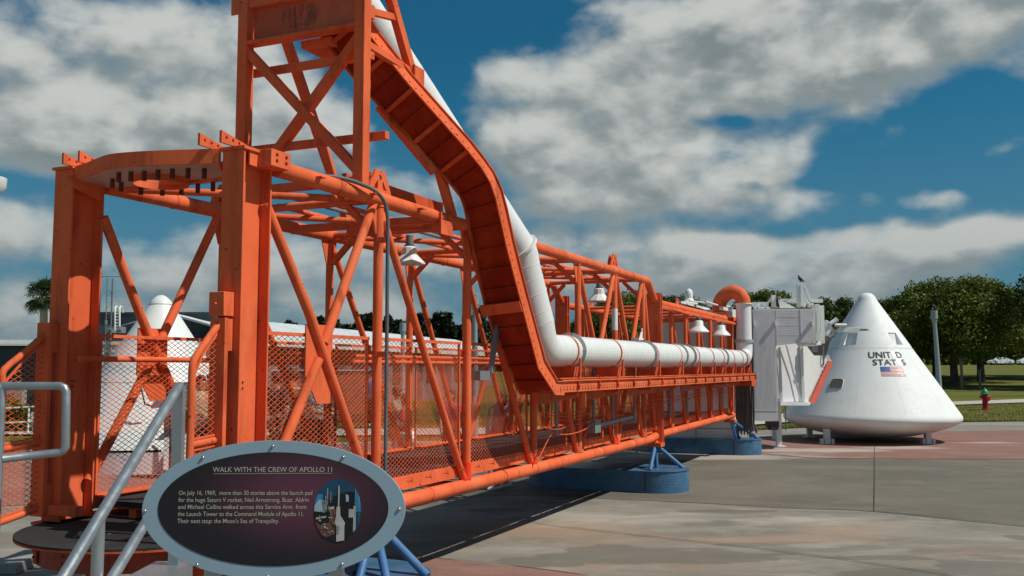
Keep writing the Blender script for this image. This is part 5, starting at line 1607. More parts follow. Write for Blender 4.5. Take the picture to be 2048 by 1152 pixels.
lp = lamp_pole(1868, 621, 770, 28, (6.6, 5.6), 'grey lamp pole with a stubby cylindrical head behind the capsule', .10)
lamp_pole(806, 646, 760, 27, (6.8, 5.2), 'short grey lamp pole seen between the near bridge posts')
lamp_pole(950, 588, 800, 21, (8.5, 7.5), 'thick grey lamp pole behind the bridge beside the sloping arm')
lamp_pole(1378, 660, 700, 30, (4, 4), 'slim grey lamp pole seen through the far part of the bridge')
# white lamp dome cut by the left picture edge
t = thing('street_lamp', 'white dome lamp on a pole at the far left edge', 'street lamp', (P(-14, 370, 12).x, 12, 0))
zt = P(-14, 370, 12).z
MB().lathe([(.05, 0), (.05, zt)], (0, 0, 0), 12).build('shaft', POLE, t)
MB().lathe([(0, zt + .11), (.14, zt + .10), (.16, zt + .09), (.155, zt - .03), (.10, zt - .10), (0, zt - .12)], (0, 0, 0), 24).build('lamp_shade', WHITE, t)

# ================================================================== BIRDS
def bird(loc, rz, label, k=1.0):
    t = thing('bird', label, 'bird', loc, rz)
    m_ = MB()
    m_.path([(-.16, 0, .05), (-.10, 0, .075), (-.04, 0, .10), (.03, 0, .16), (.05, 0, .21), (.055, 0, .235)], [.012, .03, .055, .05, .028, .022], 12)
    m_.path([(.05, 0, .235), (.075, 0, .245), (.105, 0, .238)], [.024, .020, .004], 10)
    b_ = m_.build('body', BLACKL, t)
    MB().tube((-.005, .02, .0), (.0, .02, .09), .006, 6).tube((-.005, -.02, .0), (.0, -.02, .09), .006, 6).build('leg', BLACKL, b_)
    for sg in (-1, 1): MB().prism([(.03, sg * .048, .17), (-.15, sg * .03, .06), (-.17, sg * .03, .05), (-.05, sg * .055, .07)], (0, sg * .008, 0)).build('wing', BLACKL, b_)
    t.scale = (k, k, k)
    return t
q = P(1600.5, 566, 19.46); bird(tuple(q), R(200), 'black bird perched on the tall white bracket above the chamber', .62)
q = P(1868, 620.5, 28); bird(tuple(q), R(110), 'black bird perched on top of the lamp pole behind the capsule', .75)

# ================================================================== WHITE CONE KIOSK
KX, KY = P(316, 800, 17.2).x, 17.2
kz = thing('cone_kiosk', 'white cone topped rocket shaped kiosk with a service opening, seen through the entrance mesh', 'kiosk', (KX, KY, 0))
sK = KY / FPX
h_of = lambda v: EYE + (737 - v) * sK
rK = lambda px: px * sK
def cone_r(v): return rK(22 + (v - 608) * .640)
hb = h_of(884)
# flared skirt with the opening cut out of its right side
MB().lathe([(cone_r(880), 0), (cone_r(880), hb - .02)], (0, 0, 0), 56, a0=R(-66), a1=R(-66) - R(282)).build('base_band', GREYW, kz, ang=50)
MB().lathe([(cone_r(v), h_of(v)) for v in (882, 850, 810, 764)], (0, 0, 0), 56, a0=R(-66), a1=R(-66) - R(282)).build('skirt_wall', WHITE, kz, ang=50)
MB().lathe([(cone_r(763), h_of(763)), (cone_r(720), h_of(720)), (cone_r(687), h_of(687)), (cone_r(645), h_of(645)), (rK(23), h_of(609.5)), (rK(22.2), h_of(608)), (rK(21), h_of(605)), (rK(18), h_of(600.5)), (rK(13.5), h_of(596)), (rK(8), h_of(592)), (rK(3), h_of(590.3)), (0, h_of(590))], (0, 0, 0), 64).build('cone_roof', WHITE, kz, ang=40)
MB().lathe([(rK(23.2), h_of(610.2)), (rK(23.9), h_of(609.5)), (rK(23.2), h_of(608.8))], (0, 0, 0), 48).build('tip_seam', GREYP, kz)
MB().lathe([(cone_r(840) - .35, 0), (cone_r(840) - .35, .92)], (0, 0, 0), 16, a0=R(-66), a1=R(12)).build('counter_wall', GREYW, kz)
MB().lathe([(cone_r(840) - .40, .92), (cone_r(840) - .12, .92), (cone_r(840) - .12, .97), (cone_r(840) - .40, .97)], (0, 0, 0), 16, a0=R(-66), a1=R(12)).build('counter', WHITE, kz)
MB().lathe([(cone_r(764), h_of(764)), (cone_r(764) + .42, h_of(772)), (cone_r(764) + .42, h_of(776)), (cone_r(764), h_of(770))], (0, 0, 0), 18, a0=R(-66), a1=R(12)).build('awning', DARKST, kz)
MB().box((-.45, -.45, 0), (.45, .45, 1.4)).build('inner_core', DARKST, kz)
MB().tube((.72, -1.30, .0), (.72, -1.30, h_of(772)), .03, 10).build('awning_post', GREYP, kz)
MB().path([(.30, -1.62, 1.46), (.38, -1.60, 1.12), (.50, -1.55, 1.08)], .016, 8).build('bent_rod', DARKST, kz)
# umbrella/ pipe dark struts beside kiosk
# ================================================================== BUILDINGS
bl = thing('visitor_building', 'dark slate low building with white roof edge and the word Center on its band', 'building', (-20, 34, 0))
def bw(mb, name, mat, parent=bl, **k): return wb(mb, name, mat, parent, **k)
YB = 34
def X(u, Y=YB): return (u - 1024) / FPX * Y
def Zv(v, Y=YB): return EYE + (737 - v) / FPX * Y
bw(MB().box((X(-500), YB, -.1), (X(430), YB + 12, Zv(694))), 'wall', TEAL)
for i in range(7): bw(MB().box((X(-500), YB - .02, Zv(700 + 9 * i)), (X(430), YB, Zv(700 + 9 * i) + .03)), 'wall_board_line', DARKST)
rf = bw(MB().box((X(-500), YB - .35, Zv(692)), (X(128), YB + 12, Zv(688))).box((X(-500), YB - .28, Zv(687.7)), (X(128), YB + 12, Zv(684))).box((X(-500), YB - .22, Zv(683.7)), (X(128), YB + 12, Zv(680))), 'white_roof_edge', WHITE)
bw(MB().box((X(150), YB + .6, Zv(695)), (X(420), YB + 9, Zv(626))), 'upper_storey', TEAL)
bw(MB().box((X(150), YB + .5, Zv(626)), (X(420), YB + 9, Zv(622.5))), 'parapet', DARKST)
bw(MB().box((X(150), YB - .6, Zv(752)), (X(420), YB + .4, Zv(684))), 'sign_band', WHITE)
bw(MB().box((X(150), YB - .63, Zv(692)), (X(420), YB - .6, Zv(690.5))), 'band_line', GREYP)
vs, fs = text_mesh('Center'); x0 = min(v.x for v in vs); x1 = max(v.x for v in vs)
u0, u1 = 204.5, 231
m_ = MB(); m_.v = [(X(u0 + (v.x - x0) / (x1 - x0) * (u1 - u0), YB - .62), YB - .62, Zv(711.5, YB - .62) + v.y / .7 * (9.5 / FPX * YB)) for v in vs]; m_.f = fs
bw(m_, 'lettering', BLACKL, smooth=False)
# roof ladder and air units
lad = MB()
for u in (230, 239): 
    lad.path([P(u, 666, 33.8), P(u, 620, 33.8), P(u + .6, 615, 33.9), P(u + 3, 613, 34.1), P(u + 5.5, 615, 34.3), P(u + 6.5, 625, 34.4)], .035, 8)
for v in (628, 634, 640, 646, 652, 658, 664): lad.tube(P(230, v, 33.8), P(239, v, 33.8), .022, 6)
bw(lad, 'roof_ladder', WHITE)
for u in (218, 238):
    bw(MB().box(tuple(P(u, 665, 33.6)), tuple(P(u + 9, 654, 34.2))).tube(P(u + 5, 659, 33.4), P(u - 1, 661, 33.4), .09, 10), 'air_unit', GREYP)
bw(MB().box(tuple(P(210, 648, 33.5)), tuple(P(214, 641, 33.7))), 'wall_lamp', BARK_LT)
# red block wall and planter in front, left of the entrance
wl = thing('brick_wall', 'low pinkish red block wall at the left edge behind the mesh wing', 'wall', (X(0, 29), 29, 0))
a_ = X(-200, 29); b_ = X(49, 29); z1 = Zv(779, 29)
wb(MB().box((a_, 29.03, 0), (b_, 29.3, z1)), 'wall_core', CONCB, wl)
bk = None; nb = 0
rowh = .155; bwid = .42
src = None
r_ = 0; z = .01
while z + rowh < z1:
    x = b_ - (bwid / 2 if r_ % 2 else 0)
    if r_ % 2:
        pass
    while x - bwid > X(-30, 29):
        if src is None:
            src = MB().box((-bwid / 2 + .006, -.03, -rowh / 2 + .006), (bwid / 2 - .006, .03, rowh / 2 - .006)).build('block', BRICKM, wl)
            o = src
        else:
            o = src.copy(); COL.objects.link(o)
        o.location = (x - bwid / 2 - wl.location.x, .03 - .0 + .0, z + rowh / 2)
        x -= bwid; nb += 1
    z += rowh; r_ += 1
w2 = thing('garden_wall', 'long low brick wall behind the people seen through the bridge mesh', 'wall', (X(600, 31), 31, 0))
wb(MB().box((X(545, 31), 31, 0), (X(760, 31), 31.25, Zv(742, 31))), 'wall_core', BRICKM, w2)
wb(MB().box((X(543, 31), 30.97, Zv(742, 31)), (X(762, 31), 31.28, Zv(742, 31) + .05)), 'coping', GREYW, w2)
# long shed with a white standing seam roof
ld = Vector((8.35, 32.5, 0)).normalized(); ln = Vector((ld.y, -ld.x, 0))
sh = thing('long_shed', 'long low building with a pale standing seam metal roof behind the bridge', 'building', (-12.2, 35, 0), math.atan2(ld.y, ld.x))
LS = 33.0; e_h = 2.85; r_h = 3.72
def lp_(s, w, h): return (s, -w, h)
m_ = MB().add([(-1, 0, r_h), (LS, 0, r_h), (LS, -3.4, e_h), (-1, -3.4, e_h), (-1, 0, r_h - .06), (LS, 0, r_h - .06), (LS, -3.4, e_h - .06), (-1, -3.4, e_h - .06)], [(0, 1, 2, 3), (4, 7, 6, 5), (0, 4, 5, 1), (3, 2, 6, 7), (0, 3, 7, 4), (1, 5, 6, 2)])
rf = m_.build('roof', ROOFM, sh, smooth=False)
MB().add([(-1, 0, r_h), (LS, 0, r_h), (LS, 3.4, e_h), (-1, 3.4, e_h)], [(0, 1, 2, 3)]).build('roof', ROOFM, sh, smooth=False)
s = -1
while s < LS:
    MB().bar((s, 0, r_h + .006), (s, -3.4, e_h + .006), .02, .014).build('seam', ROOFM, rf); s += .62 if s < 14 else 1.24
MB().box((-1, -3.46, e_h - .34), (LS, -3.40, e_h - .02)).build('white_fascia', WHITE, sh)
MB().box((-1, -2.9, 0), (LS, 2.9, e_h - .1)).build('wall', paint('pale_grey_wall', (.17, .165, .155), .7, .05), sh)
for k_ in range(6):
    s = 2 + k_ * 5
    f_ = MB().box((s, -2.93, .0), (s + 1.1, -2.90, 2.1)).build('door', TEAL, sh)
    MB().box((s + 1.8, -2.93, .9), (s + 3.2, -2.90, 2.0)).build('window', WINDOWM, sh)
# antenna mast
an = thing('antenna_mast', 'thin lattice antenna mast beside the left bridge column', 'antenna', (P(212, 660, 33).x, 33.2, 0))
zt = P(210, 556, 33.2).z
m_ = MB()
for dx, dy in ((-.10, 0), (.10, 0), (0, .17)): m_.tube((dx, dy, 0), (dx, dy, zt), .016, 6)
z = .2
while z < zt - .4: m_.tube((-.1, 0, z), (.1, 0, z + .2), .008, 4); m_.tube((.1, 0, z + .2), (0, .17, z + .4), .008, 4); m_.tube((-.1, 0, z + .2), (.1, 0, z + .2), .008, 4); z += .4
m_.build('mast', GREYP, an)
MB().tube((-.35, 0, zt + .05), (.55, 0, zt + .05), .016, 6).tube((0, 0, zt + .38), (.45, 0, zt + .02), .012, 5).tube((.05, 0, zt + .62), (.55, .0, zt + .05), .012, 5).tube((0, 0, zt - .3), (.36, 0, zt - .85), .012, 5).tube((-.3, 0, zt), (-.3, 0, zt + .2), .012, 5).build('aerial', GREYP, an)

# ================================================================== CAR
def car(loc, rz, label):
    t = thing('parked_car', label, 'car', loc, rz)
    Lc = 4.6
    side = [(-2.28, .42), (-2.30, .62), (-2.22, .80), (-1.95, .92), (-1.55, .97), (-1.05, 1.28), (-.60, 1.40), (.05, 1.42), (.55, 1.33), (1.15, .98), (1.75, .88), (2.15, .74), (2.28, .58), (2.26, .38), (1.80, .26), (-1.9, .26)]
    m_ = MB(); n = len(side); ws = []
    for yy, sc2, top in ((-.90, 1, .0), (-.86, 1, .0), (-.60, 1, 0), (.60, 1, 0), (.86, 1, 0), (.90, 1, 0)):
        for (x, z) in side:
            w = yy
            if z > 1.0: w = yy * (.72 if z > 1.2 else .8)
            inset = .03 if abs(yy) == .90 else 0
            m_.v.append((x * (1 - inset * .3), w, z if inset == 0 else (z - .03 if z > .5 else z + .02)))
    for k_ in range(5):
        for i in range(n): m_.f.append((k_ * n + i, k_ * n + (i + 1) % n, (k_ + 1) * n + (i + 1) % n, (k_ + 1) * n + i))
    m_.f.append(tuple(range(n))); m_.f.append(tuple(range(5 * n, 6 * n))[::-1])
    m_.build('body', CARW, t, ang=30)
    for sg in (-1, 1):
        MB().prism([(-1.15, sg * .80, 1.00), (-.85, sg * .70, 1.28), (-.10, sg * .67, 1.33), (-.10, sg * .80, .98)], (0, sg * .02, 0)).build('side_window', WINDOWM, t)
        MB().prism([(-.02, sg * .80, .98), (-.02, sg * .67, 1.33), (.45, sg * .68, 1.28), (.92, sg * .80, 1.0)], (0, sg * .02, 0)).build('side_window', WINDOWM, t)
        for x in (-1.42, 1.38):
            w_ = MB().lathe([(.0, -.10), (.30, -.10), (.33, -.07), (.33, .07), (.30, .10), (0, .10)], (x, sg * .82, .33), 24, axis='y').build('wheel', RUBBER, t)
            MB().lathe([(0, sg * .105), (.2, sg * .105), (.22, sg * .10)], (x, sg * .82, .33), 20, axis='y').build('rim', ALU, w_)
    MB().box((-2.31, -.75, .66), (-2.24, -.45, .78)).build('tail_light', RED_FLAG, t); MB().box((-2.31, .45, .66), (-2.24, .75, .78)).build('tail_light', RED_FLAG, t)
    MB().box((2.10, -.8, .62), (2.24, -.5, .72)).build('headlight', GLARE, t); MB().box((2.10, .5, .62), (2.24, .8, .72)).build('headlight', GLARE, t)
    return t
yc = 186; xc = (1998 - 1024) / FPX * yc
car((xc, yc, terrain_h(xc, yc) + .05), math.pi + .05, 'white two door car on the road beyond the oaks')
xc2 = (2062 - 1024) / FPX * yc
car((xc2, yc + 1, terrain_h(xc2, yc) + .05), .02, 'pale parked car cut by the right picture edge beyond the oaks')

# ================================================================== TREES
def leaf_mesh(name, centers, radii, n_per, size, flat=.75, seed=1, shell=.55, cards=1.6):
    """many small leaf clumps (quads) spread through ellipsoidal puffs"""
    g_ = np.random.default_rng(seed)
    C_ = []; S_ = []
    for (c, r, n_) in zip(centers, radii, n_per):
        d = g_.normal(size=(n_, 3)); d /= np.linalg.norm(d, axis=1)[:, None]
        rad = (shell + (1 - shell) * g_.random(n_) ** .6)[:, None] * (1 + .16 * g_.normal(size=(n_, 1)))
        C_.append(np.array(c) + d * rad * np.array([r, r, r * flat]))
    C_ = np.concatenate(C_); n_ = len(C_)
    nn_ = g_.normal(size=(n_, 3)); nn_[:, 2] = np.abs(nn_[:, 2]) + .35; nn_ /= np.linalg.norm(nn_, axis=1)[:, None]
    a = np.cross(nn_, g_.normal(size=(n_, 3))); a /= np.linalg.norm(a, axis=1)[:, None]
    b = np.cross(nn_, a)
    sz = size * (.55 + .9 * g_.random(n_))[:, None]
    V = np.empty((n_, 4, 3))
    V[:, 0] = C_ - a * sz * cards * .5; V[:, 1] = C_ - b * sz * .42 + nn_ * sz * .12; V[:, 2] = C_ + a * sz * cards * .5; V[:, 3] = C_ + b * sz * .42 + nn_ * sz * .12
    me = bpy.data.meshes.new(name)
    me.vertices.add(n_ * 4); me.vertices.foreach_set('co', V.reshape(-1))
    me.loops.add(n_ * 4); me.loops.foreach_set('vertex_index', np.arange(n_ * 4, dtype=np.int32))
    me.polygons.add(n_); me.polygons.foreach_set('loop_start', np.arange(0, n_ * 4, 4, dtype=np.int32)); me.polygons.foreach_set('loop_total', np.full(n_, 4, dtype=np.int32))
    me.update(calc_edges=True)
    return me
def obj(name, me, mat, parent):
    if not me.materials: me.materials.append(mat)
    o = bpy.data.objects.new(name, me); COL.objects.link(o); o.parent = parent
    return o
def oak(seed, H, W, trunk_h, leafmat, npuff=46, leaves=9000, size=.16, bark=BARK, label='', group=None, kind='oak_tree'):
    g_ = random.Random(seed)
    t = thing(kind, label, 'tree', (0, 0, 0), 0, group)
    tr = MB()
    lean = (g_.uniform(-.3, .3), g_.uniform(-.2, .2))
    fork = (lean[0], lean[1], trunk_h)
    r0 = H * .034
    tr.path([(0, 0, -.2), (0, 0, .05), (lean[0] * .4, lean[1] * .4, trunk_h * .5), fork], [r0 * 1.5, r0 * 1.15, r0, r0 * .85], 12)
    cs = []; rs = []
    for i in range(npuff):
        q = g_.uniform(0, 2 * math.pi); zf = g_.random() ** .8
        rr_ = math.sqrt(max(0.05, 1 - (zf * 1.9 - .75) ** 2 / 1.6)) * g_.uniform(.35, 1.0) ** .5
        cs.append((math.cos(q) * rr_ * W / 2 * .82, math.sin(q) * rr_ * W / 2 * .82, trunk_h + (H - trunk_h) * (.03 + .89 * zf)))
        rs.append(g_.uniform(.09, .20) * W * (1 - .35 * zf))
    for i in range(9):
        c = cs[g_.randrange(npuff)]
        mid = tuple(fork[k_] + (c[k_] - fork[k_]) * .5 + g_.uniform(-.3, .3) for k_ in range(3))
        tr.path([fork, mid, c], [r0 * .55, r0 * .32, r0 * .10], 7)
    obj_t = tr.build('trunk', bark, t)
    tot = sum(r ** 2 for r in rs); ns = [max(30, int(leaves * r ** 2 / tot)) for r in rs]
    obj('crown', leaf_mesh('crown', cs, rs, ns, size, seed=seed), leafmat, t)
    return t
oaks = []
def place(proto_i, u, Y, label, k=1.0, rz=0, group=None):
    x = (u - 1024) / FPX * Y
    src_, used = protos[proto_i]
    loc = (x, Y, terrain_h(x, Y))
    if not used:
        src_.location = loc; src_.rotation_euler = (0, 0, rz); src_.scale = (k, k, k); src_['label'] = label; protos[proto_i][1] = True
        if group: src_['group'] = group
        return src_
    c = copy_thing(src_, loc, rz, label, k)
    if group: c['group'] = group
    return c
OG = 'oaks along the far side of the lawn'
protos = [[oak(11, 7.4, 8.8, 2.3, LEAF_OAK, 84, 38000, .135, label='x', group=OG), False],
          [oak(12, 7.1, 7.4, 2.2, LEAF_OAK, 70, 32000, .135, label='x', group=OG), False],
          [oak(13, 6.7, 7.8, 2.0, LEAF_DARK, 74, 32000, .14, label='x', group=OG), False],
          [oak(14, 6.4, 6.2, 1.8, LEAF_DARK, 60, 26000, .14, label='x', group=OG), False]]
SP_ = [
 (0, 1905, 66, 'broad light green oak right of the capsule, above the capsule side lamp pole', 1.0, .3),
 (2, 1835, 74, 'dark rounded tree at the left end of the right hand oak row', .98, 1.1),
 (1, 1958, 70, 'tall bushy oak above the white car', 1.02, 2.2),
 (0, 2060, 74, 'wide oak rising behind the fire hydrant near the right edge', .93, 4.0),
 (1, 1868, 80, 'oak with a pale crown edge behind the row right of the capsule', 1.0, 5.0),
 (3, 1800, 84, 'low dark tree against the slope of the capsule', 1.05, 2.5),
 (2, 2100, 80, 'dark oak beyond the right edge of the lawn', 1.0, .5),
 (3, 1672, 78, 'small dark tree seen just left of the capsule tip', 1.0, .7),
 (3, 1638, 86, 'tree showing between the white bracket and the capsule', .98, 3.7),
 (1, 1530, 80, 'tree rising over the orange hooked vent pipe', 1.0, 1.7),
 (2, 1462, 86, 'tree behind the roof beacon of the chamber', .92, 2.9),
 (2, 1345, 74, 'dark tree above the second section of the bridge', .94, 4.4),
 (0, 1262, 72, 'dark tree seen under the kink of the bridge roof', .88, 3.1),
 (3, 1400, 80, 'small tree between the bridge lamps', .90, 5.2),
 (2, 1180, 78, 'tree behind the air duct elbow', .70, 5.9),
 (3, 1110, 82, 'low tree glimpsed left of the air duct drop', .70, .2),
 (1, 1590, 92, 'tree top peeping over the white parapet beam', .95, 4.9),
]
for i_, u_, Y_, lab_, k_, rz_ in SP_:
    place(i_, u_, Y_, lab_, k_, rz_)
# nearer dark tree cut by the right edge
nt = oak(21, 12.5, 9.0, 4.2, LEAF_DARK, 50, 30000, .14, label='tall dark tree cut by the right picture edge', kind='oak_tree')
nt.location = ((2152 - 1024) / FPX * 62, 62, terrain_h(30, 62)); nt.scale = (.88, .88, .88)
# bushes behind the trees: one dark mass of undergrowth
g_ = np.random.default_rng(4)
cs = []; rs = []; ns = []
for k_ in range(110):
    x = -5 + 115 * k_ / 110; y = 204 + g_.uniform(-3, 8); r = g_.uniform(2.2, 4.5)
    cs.append((x, y, terrain_h(x, y) + r * .5)); rs.append(r); ns.append(230)
ug = bpy.data.objects.new('undergrowth', leaf_mesh('undergrowth', cs, rs, ns, .8, seed=9)); COL.objects.link(ug); ug.data.materials.append(LEAF_OAK)
tag(ug, 'thick green undergrowth along the far side of the road', 'undergrowth', kind='stuff')

# pines behind the long shed
def pine(seed, H, W):
    g2 = random.Random(seed)
    t = thing('pine_tree', 'slender dark pine in the tree line beyond the pale roofed shed', 'tree', (0, 0, 0), 0, 'pines in the far tree line')
    MB().path([(0, 0, -.3), (.05, 0, H * .5), (0, 0, H * .95)], [H * .018, H * .013, H * .004], 7).build('trunk', BARK, t)
    cs = []; rs = []
    for i in range(22):
        zf = g2.random(); q = g2.uniform(0, 6.28); w = W * .5 * (1 - zf) ** .7 * g2.uniform(.4, 1)
        cs.append((math.cos(q) * w, math.sin(q) * w, H * (.28 + .68 * zf))); rs.append(W * g2.uniform(.14, .27) * (1.1 - .5 * zf))
    cs.append((0, 0, H * .97)); rs.append(W * .08)
    ns = [260] * len(rs)
    obj('crown', leaf_mesh('crown', cs, rs, ns, .34, seed=seed), LEAF_PINE, t)
    return t
pp_ = [pine(31, 7.6, 4.8), pine(32, 8.2, 4.4), pine(33, 7.2, 5.2)]
random.seed(12)
cnt = 0
for k_ in range(58):
    u = 470 + k_ * 10.8 + random.uniform(-4, 4); Y = random.uniform(108, 128); x = (u - 1024) / FPX * Y
    kk = random.uniform(.92, 1.12)
    if u < 640: kk *= .90
    src_ = pp_[k_ % 3]
    if k_ < 3: c = src_
    else: c = copy_tree(src_)
    c.location = (x, Y, -.2); c['label'] = 'slender dark pine in the tree line beyond the pale roofed shed'; c.rotation_euler = (0, 0, random.uniform(0, 6.28)); c.scale = (kk, kk, kk)

# palm behind the left column
pm = thing('palm_tree', 'fan palm with a round shaggy crown behind the left bridge column', 'tree', (P(88, 600, 38).x, 38, 0))
ph = P(88, 592, 38).z
MB().path([(.1, 0, -.1), (.05, 0, ph * .5), (0, 0, ph)], [.19, .16, .14], 12).build('trunk', BARK_LT, pm)
g2 = random.Random(5)
fr = MB()
for i in range(84):
    az_ = g2.uniform(0, 6.283); el_ = g2.uniform(-1.0, 1.35); L = g2.uniform(.66, .90)
    d = Vector((math.cos(az_) * math.cos(el_), math.sin(az_) * math.cos(el_), math.sin(el_)))
    sd_ = d.cross(Vector((0, 0, 1))).normalized(); up_ = sd_.cross(d).normalized()
    base = Vector((0, 0, ph)); hub = base + d * L * .55
    fr.tube(base, hub, .012, 5, .008)
    for j in range(15):
        a_ = R(-80 + 160 * j / 14); dd = (d * math.cos(a_) + sd_ * math.sin(a_)).normalized()
        l2 = .52 * (1 - .25 * abs(a_)) * g2.uniform(.85, 1.1); tip = hub + dd * l2 + Vector((0, 0, -.16 * g2.uniform(.4, 1.3)))
        w = dd.cross(up_).normalized() * .022; mid = hub + dd * l2 * .55
        fr.add([hub, mid + w, tip, mid - w], [(0, 1, 2, 3)])
fr.build('frond_crown', LEAF_PALM, pm, smooth=False)

# planting with white rail at the left edge
hd = thing('shrub_bed', 'leafy yellow green shrubs behind a white rail at the left edge', 'shrubs', (X(45, 26), 26, 0))
g3 = np.random.default_rng(8)
cs = []; rs = []
for k_ in range(22):
    u = g3.uniform(-40, 96); v = g3.uniform(808, 862); q = P(u, v, 26 + g3.uniform(-.3, .5)); cs.append((q.x - X(45, 26), q.y - 26, q.z)); rs.append(g3.uniform(.14, .30))
obj('foliage', leaf_mesh('foliage', cs, rs, [230] * 22, .075, seed=5, flat=.8), LEAF_HEDGE, hd)
MB().box((-1.5, -.15, 0), (.75, .55, .10)).build('planter_kerb', CONCB, hd)
rl = thing('white_rail', 'low white tube railing in front of the shrubs at the left edge', 'railing', (X(45, 25.5), 25.5, 0))
m_ = MB()
for v0, v1 in ((818, 812), (846, 842), (869, 868)): m_.tube(P(-60, v0 + 3, 25.5), P(90, v1, 25.5), .022, 8)
wb(m_, 'rail', WHITE, rl)
for u in (58, -20): wb(MB().tube(P(u, 812, 25.5), (P(u, 812, 25.5).x, 25.5, 0), .025, 8), 'rail_post', WHITE, rl)
bx = thing('utility_box', 'pale grey utility box beside the shrubs at the left edge', 'utility box', (X(72, 25.9), 25.9, 0))
wb(MB().box(tuple(P(60, 842, 25.7)), tuple(P(86, 824, 26.0))), 'box', GREYW, bx, bevel=.01)
wb(MB().box((P(60, 842, 25.7).x + .05, 25.72, 0), (P(86, 842, 25.7).x - .05, 25.98, P(60, 842, 25.7).z)), 'plinth', CONCB, bx)
# wooden post and stump by the oaks
for u, v0, h_, lab in ((1919, 700, 2.0, 'thin pale wooden post standing on the lawn beside the oak trunks'), (1955, 715, 1.1, 'short wooden post with a forked top between the oak trunks')):
    Y = 63; x = X(u, Y); t = thing('wooden_post', lab, 'post', (x, Y, terrain_h(x, Y)))
    MB().path([(0, 0, -.1), (.02, 0, h_ * .5), (0, 0, h_)], [.11, .09, .08], 9).build('shaft', WOOD, t)
    if u == 1955: MB().path([(0, 0, h_ - .05), (-.12, 0, h_ + .15)], [.06, .04], 7).path([(0, 0, h_ - .05), (.16, 0, h_ + .2)], [.06, .04], 7).build('fork', WOOD, t)
# metal hand rails behind the bridge
hr = thing('ramp_railing', 'grey sloping ramp railing seen through the mesh behind the bridge', 'railing', (P(975, 900, 15).x, 15, 0))
wb(MB().path([P(973, 868, 15), P(978, 817, 15), P(1001, 806, 15), P(1060, 790, 16.5)], .022, 8).path([P(978, 855, 15), P(1030, 838, 16)], .018, 8), 'rail', ALU, hr)
wb(MB().tube(P(978, 817, 15), (P(978, 817, 15).x, 15, 0), .022, 8), 'rail_post', ALU, hr)

